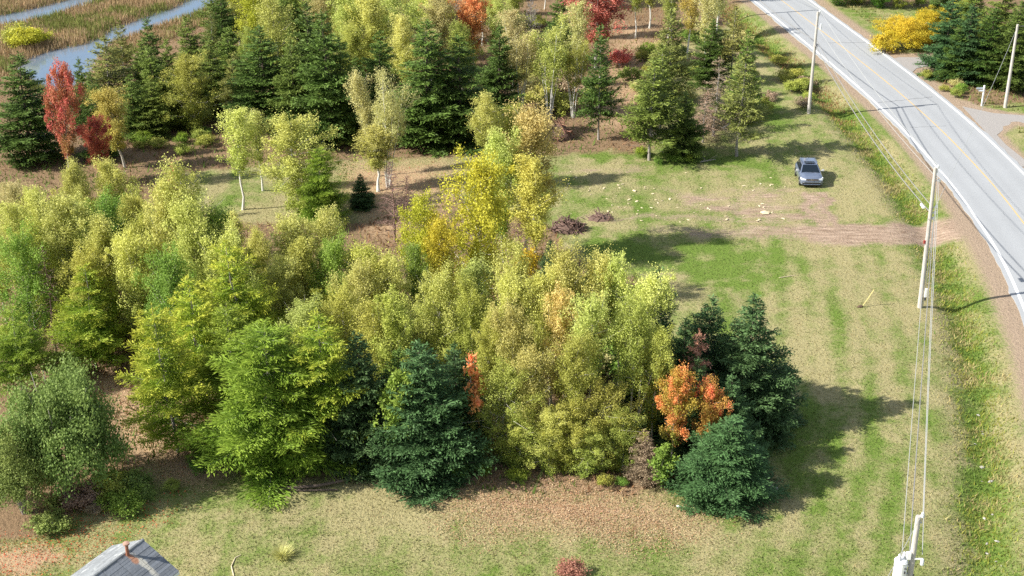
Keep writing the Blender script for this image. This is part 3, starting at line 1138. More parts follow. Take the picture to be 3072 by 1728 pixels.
pat('sapling', broadleaf(181, 5, 1.0, .10, 3000, .13, nb=24, up=(.5, 1.1), clump=.36), 5, 1.1, 'grey')
pat('whip', broadleaf(183, 5, .8, .15, 1500, .13, nb=18, up=(.4, 1.2), clump=.36, sparse=.35), 5, .9, 'grey')
for s in range(3):
    pat('bluespruce%d' % s, conifer(200 + s, 9, 3.0, .02, 24, 8, .30, .32, .22, .075, 1.9, .84, .36, loose=.8), 9, 2.9, 'dark')
for s in range(3):
    pat('spruce%d' % s, conifer(220 + s, 12, 2.7, .06, 26, 7, .42, .36, .27, .090, 1.6, .78, .52), 12, 2.5, 'dark')
for s in range(2):
    pat('fir%d' % s, conifer(240 + s, 11, 2.4, .17, 26, 6, .34, .36, .28, .10, 1.25, .66, .48, dead_low=.7), 11, 2.3, 'grey')
pat('oldspruce0', conifer(250, 11, 2.3, .20, 22, 6, .35, .40, .30, .10, 1.0, .70, .5, dead_low=.8), 11, 2.2, 'grey')
for s in range(3):
    pat('larch%d' % s, conifer(260 + s, 9.5, 2.9, .14, 22, 6, .06, .16, .24, .055, 2.1, .62, .50, dead_low=.5), 9.5, 2.9, 'grey')
pat('larchfull', conifer(270, 9.5, 3.2, .05, 26, 8, .16, .12, .24, .055, 2.2, .52, .50), 9.5, 3.2, 'grey')
pat('deadconifer0', conifer(280, 7, 1.7, .10, 20, 6, .30, .18, .22, .065, 1.2, .70, .45), 7, 1.7, 'brown')
pat('deadconifer1', conifer(281, 9, 1.8, .15, 20, 6, .50, .10, .28, .050, .6, .75, .4), 9, 1.8, 'grey')
for s in range(2):
    pat('bush%d' % s, bush(300 + s, 6, 3.4, 300, 56000, .105, 16, sg=.085), 6, 3.9, 'grey')
for s in range(3):
    pat('shrub%d' % s, bush(310 + s, 2.0, 1.3, 40, 3400, .12, 7, sg=.17), 2.2, 1.7, 'grey')
pat('bare0', bare_tree(320, 9, 1.9, .12, 90, 9, (-.1, .55), tw=.017), 9, 1.9, 'grey')
pat('bare1', bare_tree(321, 8, 1.5, .12, 70, 8, (-.45, .1), tw=.012), 8, 1.5, 'brown')
pat('bare2', bare_tree(322, 8, 1.8, .10, 70, 10, (.5, 1.1), tw=.015), 8, 1.8, 'grey')

PLANTS = []


def plant(name, pattern, x, ty, by, w, colour, label, cat='tree', group=None, bark=None, lean=0.0, rz=None):
    """one tree: sight lines give where it stands (x, by), how tall it is (ty) and how wide (w)"""
    X, Y = G(x, by)
    tr, cr, H, R, bk = PAT[pattern]
    h = max(0.6, height_at(x, ty, Y))
    # a plumb tree away from the middle of the view leans outward in the picture: stand the base inward
    X = G(x, ty, h)[0] - lean
    rad = w * 0.5 * K / FPX * depth(X, Y, h * .4)
    o = empty(name, (X, Y, gz(X, Y)), random.uniform(0, 6.283) if rz is None else rz, (rad / R, rad / R, h / H))
    o.rotation_euler = (random.uniform(-.05, .05), random.uniform(-.05, .05) + (math.atan2(lean, h) if lean else 0), o.rotation_euler.z if not lean else 0)
    tag(o, label, cat, group)
    link("stems" if tr.name.startswith("stems") else "trunk", tr, BARK[bark or bk], o)
    if colour:
        link("crown", cr, _lm[colour], o)
    else:
        link("twigs", cr, BARK[bark or bk], o)
    PLANTS.append((X, Y, rad))
    return o


LOOK = {'copper': 'copper', 'lime': 'lime', 'pale': 'pale cream-lime', 'olive': 'olive-green', 'green': 'green', 'yellow': 'yellow', 'straw': 'straw-coloured', 'gold': 'golden', 'spruce': 'dark green', 'bluespruce': 'blue-green',
        'fir': 'mid-green', 'oldspruce': 'olive', 'larch': 'bright green', 'larchgold': 'yellow-green', 'peach': 'peach-tinted', 'deadbrown': 'brown', 'pinkish': 'reddish', 'amber': 'amber'}
FORM = {'aspen': 'slender', 'stemmy': 'bare-stemmed', 'bushy': 'bushy', 'birch': 'thin', 'multi': 'many-stemmed', 'spruce': 'tall', 'fir': 'open', 'oldspruce': 'ragged', 'bluespruce': 'dense', 'larch': 'feathery', 'shrub': 'low', 'sapling': 'young'}


def look(pattern, colour):
    """how a tree of this kind looks, in words"""
    return FORM.get(pattern.rstrip('0123456789'), 'leafy') + ' ' + LOOK[colour]


def grove(name, rows, label, group, cat='tree', **kw):
    for row in rows:
        plant(name, row[0], *row[1:6], label.format(look=look(row[0], row[5])), cat, group, **kw)


# ================================================================== TREES
# --- facing the lawn
plant('blue_spruce', 'bluespruce0', 1065, 866, 1192, 290, 'bluespruce', "broad blue-green spruce with sweeping boughs at the lawn's edge beside the feathery larch", 'spruce')
plant('blue_spruce', 'bluespruce1', 908, 848, 1170, 230, 'bluespruce', "blue-green spruce squeezed between the feathery larch and the broadest spruce", 'spruce')
plant('blue_spruce', 'bluespruce2', 1142, 866, 1150, 190, 'bluespruce', "narrow blue-green spruce tucked behind the broadest spruce, beside the red maple sapling", 'spruce')
plant('blue_spruce', 'bluespruce1', 1912, 742, 1075, 270, 'bluespruce', "tall dense dark spruce casting a long shadow over the mown lawn", 'spruce')
plant('blue_spruce', 'bluespruce2', 1782, 750, 1050, 230, 'bluespruce', "dark spruce standing behind the copper-brown dead conifer", 'spruce')
plant('dark_spruce', 'spruce0', 1652, 662, 1040, 190, 'bluespruce', "tall narrow spruce rising right behind the pale aspen grove", 'spruce')
plant('blue_spruce', 'bluespruce0', 1828, 1035, 1240, 270, 'bluespruce', "low bushy blue-green spruce at the front corner of the trees by the lawn", 'spruce')
plant('blue_spruce', 'bluespruce2', 1856, 940, 1180, 190, 'bluespruce', "young spruce between the orange maple and the tall shadow-casting spruce", 'spruce')
grove('blue_spruce', [('bluespruce1', 1715, 800, 1095, 190, 'bluespruce'), ('bluespruce2', 1770, 900, 1150, 170, 'bluespruce'), ('bluespruce0', 1690, 1060, 1160, 110, 'bluespruce')],
      "dark spruce packed in the shade between the maples and the aspen grove", "spruces packed behind the orange maples", 'spruce')
plant('dark_spruce', 'spruce1', 985, 880, 1130, 150, 'spruce', "dark spruce in the gap between the two front spruces", 'spruce')
plant('larch_tree', 'larchfull', 655, 828, 1172, 370, 'larch', "wide feathery bright green larch with drooping boughs beside the broad spruce", 'larch')
plant('larch_tree', 'larch0', 800, 775, 1150, 270, 'larchgold', "larch with a golden top behind the wide bright green larch", 'larch')
plant('larch_tree', 'larch1', 405, 765, 1135, 250, 'larchgold', "larch with a bare lower trunk beside the leaf-covered path", 'larch')
plant('larch_tree', 'larch2', 205, 668, 925, 210, 'larchgold', "yellow-green larch on a thin dark trunk behind the round bush", 'larch')
grove('larch_tree', [('larch2', 600, 600, 985, 260, 'larchgold'), ('larch0', 490, 690, 1040, 220, 'larchgold'), ('larch1', 560, 760, 1090, 220, 'larch'),
                     ('larch2', 20, 760, 985, 170, 'larch')],
      "{look} larch crowded among aspens in the thick wood", "larches in the thick wood", 'larch')
plant('copper_conifer', 'deadconifer0', 1752, 822, 1110, 120, 'copper', "dead conifer with copper-brown needles among the dark spruces", 'tree')
plant('copper_conifer', 'deadconifer0', 1625, 1085, 1215, 95, 'deadbrown', "small dead brown conifer in the shade right of the aspen grove", 'tree')

ASP = "{look} aspen in the grove facing the lawn"
ASPG = "aspens of the grove facing the lawn"
grove('aspen_tree', [('stemmy0', 1300, 668, 1050, 120, 'lime'), ('stemmy1', 1390, 690, 1050, 115, 'pale'), ('stemmy2', 1440, 650, 1040, 125, 'lime'),
                     ('stemmy0', 1505, 682, 1050, 120, 'pale'), ('stemmy1', 1562, 676, 1060, 115, 'lime'), ('stemmy2', 1618, 715, 1085, 120, 'pale'),
                     ('aspen2', 1248, 720, 1080, 105, 'lime'), ('aspen3', 1225, 820, 1110, 90, 'olive'),
                     ('stemmy1', 1485, 770, 1130, 125, 'lime'), ('stemmy0', 1590, 800, 1140, 125, 'olive'), ('stemmy2', 1290, 800, 1120, 110, 'pale'),
                     ('aspen1', 1655, 830, 1140, 110, 'olive'), ('stemmy0', 1440, 860, 1160, 120, 'olive'), ('aspen3', 1340, 720, 1075, 100, 'lime')], ASP, ASPG, 'aspen')
plant('aspen_tree', 'aspen1', 1412, 748, 1095, 115, 'peach', "aspen with peach-tinted leaves in the middle of the grove facing the lawn", 'aspen')
grove('aspen_tree', [('bushy0', 1265, 935, 1165, 150, 'olive'), ('bushy1', 1340, 900, 1170, 130, 'pale'), ('bushy2', 1430, 1020, 1188, 140, 'olive'), ('bushy0', 1525, 985, 1185, 140, 'olive'), ('bushy1', 1385, 1040, 1192, 120, 'lime'),
                     ('bushy1', 1570, 1040, 1190, 110, 'olive'), ('bushy2', 1300, 1040, 1180, 120, 'olive'), ('bushy0', 1480, 1080, 1195, 120, 'olive')],
      "{look} low aspen leafed to the ground along the front of the grove", "low aspens along the front of the grove", 'aspen')
plant('red_maple', 'whip', 1190, 912, 1160, 85, 'orange', "slim scarlet maple sapling between the broad spruce and the aspen grove", 'maple')
plant('red_maple', 'maple0', 1700, 938, 1185, 125, 'turning', "small maple turning from green to orange in front of the dark spruces", 'maple')
plant('red_maple', 'maple1', 1792, 968, 1190, 105, 'turning', "small maple with a coral-red top beside the young spruce", 'maple')
plant('sapling', 'sapling', 985, 960, 1200, 100, 'green', "leafy light green sapling growing between the two front spruces", 'sapling')
plant('sapling', 'sapling', 1670, 1130, 1225, 85, 'green', "small green sapling at the foot of the orange maple", 'sapling')

# --- left front
plant('round_bush', 'bush0', 118, 925, 1245, 305, 'apple', "huge round grey-green bush beside the little shed", 'bush')
plant('round_bush', 'bush1', 20, 1060, 1285, 230, 'apple', "grey-green bush spilling down beside the huge round one", 'bush')
plant('dark_shrub', 'shrub0', 150, 880, 945, 120, 'spruce', "dark low shrub behind the huge round bush", 'shrub')
plant('bare_conifer', 'bare1', 95, 610, 905, 130, None, "dead leafless conifer with dark twigs in the left-hand wood", 'dead tree', bark='brown')

# --- the thick wood, left and centre
LW = "{look} aspen in the thick wood behind the larches"
LWG = "aspens of the thick wood"
grove('aspen_tree', [('aspen0', 450, 432, 880, 150, 'lime'), ('aspen1', 400, 470, 880, 120, 'pale'), ('aspen2', 500, 500, 900, 130, 'lime'), ('aspen3', 160, 510, 850, 140, 'pale'),
                     ('aspen0', 105, 560, 860, 120, 'olive'), ('aspen1', 40, 520, 850, 120, 'lime'), ('bushy0', 30, 600, 900, 150, 'green'), ('aspen2', 250, 560, 870, 120, 'lime'),
                     ('bushy1', 330, 600, 900, 150, 'lime'), ('aspen3', 215, 520, 800, 110, 'green'), ('aspen0', 285, 500, 790, 120, 'green'), ('aspen1', 340, 510, 780, 110, 'olive'),
                     ('bushy2', 540, 600, 950, 150, 'lime'), ('aspen2', 555, 540, 880, 120, 'green'), ('bushy0', 420, 640, 960, 150, 'green'), ('aspen3', 90, 480, 760, 110, 'lime'),
                     ('aspen1', 20, 470, 740, 100, 'straw'), ('bushy1', 230, 640, 900, 130, 'olive'), ('aspen2', 370, 560, 850, 120, 'olive')], LW, LWG, 'aspen')
grove('aspen_tree', [('aspen3', 735, 545, 830, 130, 'pale'), ('aspen0', 790, 536, 850, 120, 'pale'), ('aspen1', 760, 600, 890, 140, 'olive'), ('bushy2', 835, 610, 900, 130, 'green'), ('aspen2', 925, 618, 910, 130, 'olive'),
                     ('bushy0', 900, 680, 960, 150, 'pale'), ('aspen3', 965, 640, 930, 110, 'lime'), ('bushy1', 720, 660, 930, 130, 'pale'), ('aspen1', 985, 760, 1080, 130, 'olive'), ('aspen0', 930, 770, 1060, 120, 'olive'),
                     ('aspen2', 1182, 645, 930, 110, 'lime'), ('bushy2', 1195, 720, 1000, 110, 'olive'), ('bushy0', 870, 740, 1010, 130, 'olive')],
      "{look} aspen between the gold-topped larches and the bare dead tree", "aspens in the middle of the wood", 'aspen')
plant('aspen_tree', 'aspen0', 1055, 505, 860, 125, 'yellow', "bright yellow aspen beside the bare dead tree", 'aspen')
plant('aspen_tree', 'bushy1', 1205, 410, 800, 200, 'yellow', "broad yellow-green aspen below the peach-topped one, the fullest of the yellow trees", 'aspen')
plant('aspen_tree', 'aspen3', 1120, 560, 880, 110, 'yellow', "yellow aspen squeezed between the brightest yellow one and the broad yellow-green one", 'aspen')
plant('aspen_tree', 'aspen2', 1322, 288, 650, 160, 'peach', "tall aspen with a peach-gold top at the edge of the clearing", 'aspen')
plant('aspen_tree', 'aspen1', 1345, 400, 680, 140, 'gold', "golden aspen beside the heap of roots at the clearing's edge", 'aspen')
plant('aspen_tree', 'aspen4', 1268, 345, 660, 120, 'lime', "lime aspen between the broad yellow-green aspen and the peach-topped one", 'aspen')
plant('aspen_tree', 'birch0', 1058, 615, 890, 90, 'green', "green-leaved birch with a bright white trunk in the middle of the wood", 'birch', bark='white')
plant('aspen_tree', 'aspen0', 1220, 248, 480, 105, 'lime', "lime aspen with thin white limbs beside the peach-gold one", 'aspen')
plant('aspen_tree', 'aspen3', 1285, 275, 470, 80, 'olive', "olive aspen half hidden behind the peach-gold one", 'aspen')
plant('brown_shrub', 'bare2', 1300, 545, 690, 110, None, "leafless brown shrub beside the golden aspen and the root heap", 'shrub', bark='brown')
plant('orange_shrub', 'shrub2', 1325, 615, 700, 80, 'amber', "amber-orange shrub below the leafless brown shrub", 'shrub')
grove('young_spruce', [('bluespruce0', 1385, 598, 720, 80, 'bluespruce'), ('bluespruce1', 1500, 632, 735, 70, 'bluespruce'), ('bluespruce2', 1565, 675, 790, 80, 'bluespruce'), ('bluespruce0', 1450, 650, 760, 60, 'bluespruce')],
      "young dark spruce peeking over the back of the aspen grove", "young spruces behind the aspen grove", 'spruce')

plant('red_maple', 'whip', 428, 425, 560, 36, 'red', "thin red maple sapling poking out among the pale aspens of the thick wood", 'maple')
# --- along the cleared strip
plant('birch_tree', 'birch0', 590, 290, 530, 120, 'lime', "sparse white-trunked birch alone on the cleared strip", 'birch')
plant('birch_tree', 'birch1', 645, 282, 480, 90, 'lime', "thin birch between the lone birch and the dark spruce", 'birch')
plant('aspen_tree', 'bushy0', 745, 312, 540, 180, 'lime', "rounded pale yellow tree on the cleared strip behind a green larch", 'aspen')
plant('larch_tree', 'larchfull', 800, 372, 560, 130, 'larch', "green larch in front of the rounded pale yellow tree", 'larch')
plant('birch_tree', 'birch1', 892, 185, 440, 75, 'straw', "leaning birch with straw-coloured leaves on the cleared strip", 'birch', lean=-1.6)
plant('birch_tree', 'multi0', 965, 190, 470, 120, 'straw', "many-stemmed birch with thin straw-coloured leaves and white limbs", 'birch')
plant('birch_tree', 'birch0', 945, 330, 480, 130, 'lime', "short lime birch under the many-stemmed straw-coloured one", 'birch')
plant('dead_tree', 'bare0', 985, 405, 605, 130, None, "bare dead tree with dark spreading twigs on the brown cleared ground", 'dead tree', bark='brown')
plant('dead_tree', 'bare2', 1020, 440, 590, 80, None, "leafless brown sapling beside the bare dead tree", 'dead tree', bark='brown')
plant('young_spruce', 'bluespruce1', 906, 438, 522, 72, 'bluespruce', "small dark spruce alone on the cleared strip", 'spruce')

# --- the far wood
BS = "{look} spruce along the back of the cleared strip"
BSG = "dark spruces behind the cleared strip"
grove('dark_spruce', [('spruce0', 655, 62, 320, 190, 'spruce'), ('spruce1', 812, 22, 360, 175, 'spruce'), ('spruce2', 765, 2, 320, 170, 'spruce'), ('spruce0', 850, 90, 350, 130, 'fir'), ('spruce2', 1150, 92, 365, 190, 'spruce'),
                      ('spruce1', 725, 90, 340, 120, 'fir'), ('spruce1', 1255, 62, 300, 130, 'spruce'), ('spruce0', 945, 72, 300, 120, 'spruce'), ('spruce2', 900, 140, 330, 110, 'spruce')], BS, BSG, 'spruce')
plant('dark_spruce', 'spruce2', 1072, 52, 365, 215, 'spruce', "broadest dark spruce behind the cleared strip, beside the many-stemmed birch", 'spruce')
plant('dark_spruce', 'spruce1', 42, 128, 405, 190, 'spruce', "big dark spruce beside the scarlet maple and the stream", 'spruce')
plant('red_maple', 'maple0', 138, 185, 480, 105, 'redturn', "scarlet and orange maple with a slim grey trunk beside the big dark spruce", 'maple')
plant('red_maple', 'maple1', 238, 305, 462, 90, 'maroon', "low maroon maple with bronze leaves beside the scarlet one", 'maple')
plant('orange_aspen', 'aspen2', 290, 222, 420, 110, 'gold', "golden-leaved aspen behind the maroon maple", 'aspen')
plant('dark_spruce', 'spruce0', 235, 175, 400, 95, 'spruce', "narrow dark spruce between the scarlet maple and the golden-leaved aspen", 'spruce')
plant('old_spruce', 'oldspruce0', 262, 90, 300, 150, 'oldspruce', "sparse olive spruce standing out against the stream", 'spruce')
plant('dark_spruce', 'spruce1', 185, 140, 330, 70, 'spruce', "slim dark spruce standing at the stream's edge", 'spruce')
grove('fir_tree', [('spruce2', 345, 100, 300, 110, 'fir'), ('spruce0', 385, 110, 310, 110, 'fir'), ('spruce1', 420, 90, 290, 90, 'fir'), ('spruce0', 480, 38, 220, 110, 'fir'), ('spruce1', 565, 60, 250, 110, 'fir'), ('spruce2', 525, 95, 280, 110, 'fir'),
                   ('spruce1', 430, 170, 320, 80, 'fir'), ('fir0', 570, 130, 300, 80, 'oldspruce'), ('spruce2', 375, 190, 340, 100, 'fir'), ('spruce0', 325, 180, 340, 90, 'fir')],
      "{look} fir in the patch of conifers by the marsh", "firs by the marsh", 'fir')
plant('aspen_tree', 'bushy1', 475, 148, 335, 130, 'olive', "rounded yellow-green aspen among the firs by the marsh", 'aspen')
plant('aspen_tree', 'bushy0', 30, 465, 520, 110, 'straw', "low russet-tinted tree at the foot of the big dark spruce", 'tree')
grove('aspen_tree', [('aspen0', 690, 0, 260, 120, 'lime'), ('aspen1', 640, -30, 200, 100, 'yellow'), ('aspen2', 880, -20, 220, 110, 'lime'), ('aspen3', 930, 0, 240, 120, 'lime'), ('bushy0', 985, -10, 200, 130, 'lime'),
                     ('aspen1', 1020, 50, 280, 90, 'pale'), ('aspen0', 1050, -30, 150, 110, 'lime'), ('aspen3', 1090, -10, 170, 100, 'lime'), ('aspen2', 895, 70, 260, 90, 'olive'), ('aspen2', 845, -50, 130, 90, 'olive'),
                     ('bushy2', 715, -60, 110, 120, 'lime'), ('aspen0', 1160, 60, 260, 80, 'olive'), ('aspen1', 590, -40, 120, 80, 'lime')],
      "{look} aspen deep in the far wood behind the dark spruces", "aspens deep in the far wood", 'aspen')
plant('red_maple', 'maple1', 1190, -15, 190, 110, 'orange', "coral-orange maple deep in the far wood", 'maple')
plant('red_maple', 'maple0', 1085, -25, 110, 90, 'orange', "orange maple half hidden among far lime aspens", 'maple')
plant('red_maple', 'maple1', 1505, -60, 175, 195, 'red', "brilliant crimson maple beside the leaf-strewn forest path", 'maple')
plant('red_maple', 'shrub0', 1560, 120, 165, 70, 'red', "low crimson maple shrub under the brilliant crimson maple", 'shrub')
plant('dark_spruce', 'spruce1', 1402, -35, 160, 90, 'spruce', "dark spruce beside the brilliant crimson maple", 'spruce')
plant('dead_tree', 'bare2', 1330, -20, 180, 110, None, "leafless grey tree with fine upright twigs in the far wood", 'dead tree', bark='grey')
plant('dead_tree', 'bare2', 1145, -30, 150, 90, None, "leafless grey tree beside the coral-orange maple", 'dead tree', bark='grey')
plant('birch_tree', 'multi0', 1385, 62, 300, 130, 'lime', "clump birch with many white trunks at the edge of the far wood", 'birch')
plant('birch_tree', 'multi1', 1310, 60, 290, 120, 'straw', "thin-leaved clump birch with grey trunks behind the root plate", 'birch')
plant('birch_tree', 'multi1', 1445, 95, 300, 100, 'olive', "olive clump birch between the white-trunked clump and the lone spruce", 'birch')
plant('birch_tree', 'birch0', 1290, 30, 230, 90, 'straw', "straw-coloured birch behind the clump birches", 'birch')
plant('bare_bush', 'bare2', 1270, 200, 305, 80, None, "leafless dark thicket beside the broad dark spruce", 'shrub', bark='brown')

# --- right of the far wood, towards the road
plant('fir_tree', 'fir0', 1513, 72, 355, 100, 'spruce', "dark spruce with a bare lower trunk beside the forest path", 'spruce')
plant('fir_tree', 'fir1', 1645, 145, 405, 150, 'fir', "bright green fir on a short bare trunk at the edge of the clearing", 'fir')
plant('fir_tree', 'spruce1', 1728, 228, 398, 105, 'spruce', "small dark spruce beside the bright green fir", 'spruce')
plant('fir_tree', 'fir0', 1692, 25, 270, 120, 'oldspruce', "olive fir behind the bright green fir", 'fir')
plant('fir_tree', 'fir1', 1670, 110, 330, 110, 'fir', "green fir standing close behind the bright green one", 'fir')
plant('fir_tree', 'spruce0', 1790, 55, 220, 110, 'spruce', "dark green fir between the olive fir and the roadside", 'fir')
plant('fir_tree', 'oldspruce0', 1872, 140, 395, 140, 'oldspruce', "yellow-olive fir with a tall bare trunk beside the parked car's clearing", 'fir')
plant('fir_tree', 'oldspruce0', 1850, 18, 220, 80, 'oldspruce', "slim yellowish fir near the road's edge", 'fir')
plant('fir_tree', 'spruce2', 1885, 75, 300, 90, 'fir', "green fir behind the yellow-olive one", 'fir')
plant('dead_conifer', 'deadconifer1', 1808, 150, 345, 120, 'deadbrown', "dead grey-brown conifer between the firs of the clearing", 'dead tree')
plant('dead_conifer', 'deadconifer1', 1775, 230, 360, 80, 'deadbrown', "small dead brown conifer beside the small dark spruce", 'dead tree')
grove('birch_tree', [('birch1', 1738, -40, 150, 90, 'gold'), ('birch0', 1780, -30, 180, 80, 'straw'), ('birch1', 1812, -60, 90, 90, 'straw'), ('birch0', 1690, -50, 110, 80, 'lime'), ('birch1', 1640, -80, 70, 80, 'olive'), ('birch0', 1605, -90, 95, 70, 'olive')],
      "{look} birch with a pale trunk near the road's bend", "birches near the bend of the road", 'birch')
# --- across the road
plant('yellow_shrub', 'bush1', 2285, 42, 118, 150, 'amber', "broad golden-yellow thicket across the road", 'bush')
plant('yellow_shrub', 'bush0', 2345, 20, 100, 110, 'amber', "golden-yellow bush between the broad thicket and the dark spruces", 'bush')
plant('yellow_shrub', 'shrub2', 2225, 85, 130, 80, 'amber', "low yellow shrub at the near end of the golden thicket", 'shrub')
AC = "{look} spruce in the row across the road"
grove('dark_spruce', [('spruce0', 2400, -20, 190, 120, 'bluespruce'), ('spruce1', 2450, 10, 205, 120, 'bluespruce'), ('spruce2', 2505, 20, 215, 120, 'spruce'), ('spruce0', 2575, 0, 225, 130, 'spruce'), ('spruce1', 2425, 60, 205, 90, 'spruce'),
                      ('spruce2', 2520, -60, 150, 120, 'fir'), ('spruce0', 2590, -40, 200, 110, 'spruce'), ('spruce1', 2470, -70, 120, 110, 'fir'), ('spruce2', 2375, -70, 90, 90, 'spruce')], AC, "spruces across the road", 'spruce')
grove('roadside_tree', [('bushy0', 2110, -50, 12, 80, 'green'), ('bushy1', 2160, -60, 10, 90, 'olive'), ('bushy2', 2215, -50, 18, 90, 'green'), ('bushy0', 2270, -60, 20, 80, 'olive'), ('bushy1', 2440, -60, 60, 90, 'yellow'), ('bushy2', 2325, -80, 15, 80, 'green')],
      "{look} tree in the hedge beyond the golden thicket", "trees of the hedge across the road", 'tree')

# --- more of the woods between the trees picked out above
R3 = random.Random(21)


def fill(name, poly, n, kinds, hmin, hmax, label, group, cat, gap):
    P = DP(*poly)
    xs, ys = [p[0] for p in P], [p[1] for p in P]
    k = tries = 0
    while k < n and tries < 6000:
        tries += 1
        X, Y = R3.uniform(min(xs), max(xs)), R3.uniform(min(ys), max(ys))
        if poly_mask(np.array([X]), np.array([Y]), P, .01)[0] < .5 or any(math.hypot(X - a, Y - b) < gap for a, b, _ in PLANTS):
            continue
        pt, colour = R3.choice(kinds)
        tr, cr, H, R, bk = PAT[pt]
        h = R3.uniform(hmin, hmax)
        w = R3.uniform(.85, 1.25) * h / H
        o = empty(name, (X, Y, gz(X, Y)), R3.uniform(0, 6.28), (w, w, h / H))
        tag(o, label.format(look=look(pt, colour)), cat, group)
        link("trunk", tr, BARK[bk], o)
        link("crown", cr, _lm[colour], o)
        PLANTS.append((X, Y, 1.0))
        k += 1


fill('aspen_tree', [(560, 60), (760, -60), (1480, -60), (1480, 250), (1280, 300), (900, 300), (580, 300)], 46,
     [('aspen0', 'olive'), ('aspen4', 'lime'), ('bushy1', 'olive'), ('aspen3', 'straw'), ('bushy2', 'lime'), ('birch0', 'straw')], 6.0, 9.5, "{look} young tree filling the far wood between the spruces", "young trees filling the far wood", 'tree', 1.5)
fill('fir_tree', [(300, 180), (420, 110), (600, 80), (900, 60), (900, 300), (560, 310), (320, 330)], 14,
     [('spruce0', 'fir'), ('spruce1', 'spruce'), ('fir0', 'fir'), ('oldspruce0', 'oldspruce')], 6.0, 9.5, "{look} conifer filling the far wood between the aspens", "young conifers filling the far wood", 'conifer', 1.6)
fill('aspen_tree', [(0, 640), (330, 620), (640, 720), (900, 760), (1200, 800), (1200, 1020), (900, 1080), (560, 1080), (430, 960), (300, 820), (0, 860)], 26,
     [('aspen4', 'lime'), ('bushy0', 'olive'), ('bushy2', 'lime'), ('aspen1', 'olive'), ('larch2', 'larchgold')], 4.5, 7.5, "{look} young tree filling the thick wood", "young trees filling the thick wood", 'tree', 1.4)
fill('aspen_tree', [(1500, -100), (1830, -100), (1840, 20), (1700, 70), (1540, 40)], 14,
     [('birch0', 'olive'), ('aspen4', 'olive'), ('birch1', 'straw'), ('fir0', 'fir'), ('spruce1', 'fir')], 6.0, 9.0, "{look} tree crowding the far end of the forest path", "trees at the far end of the forest path", 'tree', 1.8)

# --- low shrubs under the trees
R2 = random.Random(9)
SHR = "low leafy shrub under the trees"


def scatter_shrubs(poly, n, colours, hmin, hmax, label, group, gap=0.9, pats=('shrub0', 'shrub1', 'shrub2')):
    P = DP(*poly)
    xs, ys = [p[0] for p in P], [p[1] for p in P]
    k = tries = 0
    while k < n and tries < 4000:
        tries += 1
        X, Y = R2.uniform(min(xs), max(xs)), R2.uniform(min(ys), max(ys))
        if poly_mask(np.array([X]), np.array([Y]), P, .01)[0] < .5:
            continue
        if any(math.hypot(X - a, Y - b) < gap for a, b, _ in PLANTS):
            continue
        tr, cr, H, R, bk = PAT[R2.choice(pats)]
        h = R2.uniform(hmin, hmax)
        s = h / H
        o = empty('undergrowth_shrub', (X, Y, gz(X, Y)), R2.uniform(0, 6.28), (s * R2.uniform(.9, 1.4), s * R2.uniform(.9, 1.4), s))
        tag(o, label, 'shrub', group)
        link("stems", tr, BARK[bk], o)
        link("crown", cr, _lm[R2.choice(colours)], o)
        PLANTS.append((X, Y, 1.0))
        k += 1


scatter_shrubs([(0, 560), (330, 540), (640, 700), (900, 700), (1280, 680), (1400, 760), (1640, 860), (1680, 1130), (1000, 1130), (560, 1130), (400, 960), (320, 880), (0, 880)], 75,
               ['olive', 'green', 'lime', 'straw', 'deadbrown', 'olive'], 1.2, 2.8, "low leafy shrub on the floor of the thick wood", "shrubs on the floor of the thick wood")
scatter_shrubs([(330, 330), (620, 330), (900, 380), (1240, 330), (1500, 310), (1500, 60), (900, 60), (500, 200), (300, 300)], 55,
               ['green', 'olive', 'straw', 'deadbrown', 'lime', 'fir'], 1.0, 2.4, "low leafy shrub on the floor of the far wood", "shrubs on the floor of the far wood")
scatter_shrubs([(1640, 60), (1830, 60), (1960, 240), (1930, 330), (1660, 330), (1560, 200)], 34,
               ['green', 'olive', 'straw', 'deadbrown', 'fir'], .7, 1.6, "low shrub among the firs near the road", "shrubs among the firs near the road")
scatter_shrubs([(330, 345), (540, 330), (560, 390), (420, 395), (340, 375)], 9, ['green', 'olive', 'larch'], .7, 1.4,
               "low bright green shrub at the back of the dark bare patch", "shrubs round the dark bare patch")
scatter_shrubs([(1590, 392), (1760, 392), (1760, 412), (1600, 415)], 6, ['green', 'larch'], .5, .9, "leafy green clump at the foot of the firs by the clearing", "green clumps at the foot of the firs")
scatter_shrubs([(50, 88), (125, 95), (90, 135), (40, 130)], 4, ['yellow', 'olive', 'olive'], 1.2, 2.2, "yellow shrub on the far bank of the stream", "yellow shrubs by the stream")
scatter_shrubs([(2330, 175), (2420, 225), (2440, 262), (2380, 235), (2330, 200)], 6, ['green', 'olive', 'straw'], .5, 1.0, "low green shrub along the verge across the road", "shrubs on the verge across the road")
scatter_shrubs([(1945, 120), (2020, 180), (2040, 240), (2020, 300), (1960, 260)], 9, ['green', 'olive', 'deadbrown'], .7, 1.3, "scrubby bush beside the roadside ditch", "scrub beside the roadside ditch")
scatter_shrubs([(170, 1240), (300, 1200), (450, 1205), (450, 1235), (300, 1300), (120, 1340), (60, 1330)], 11, ['green', 'deadbrown', 'olive', 'apple'], .5, 1.3,
               "scruffy low shrub in the shade of the huge round bush", "scrub in the shade of the huge bush")
scatter_shrubs([(480, 1185), (900, 1200), (1200, 1215), (1640, 1222), (1640, 1190), (1000, 1190), (500, 1150)], 14, ['green', 'olive', 'larch'], .4, .9,
               "small green shrub at the foot of the trees along the lawn", "small shrubs along the lawn's edge")

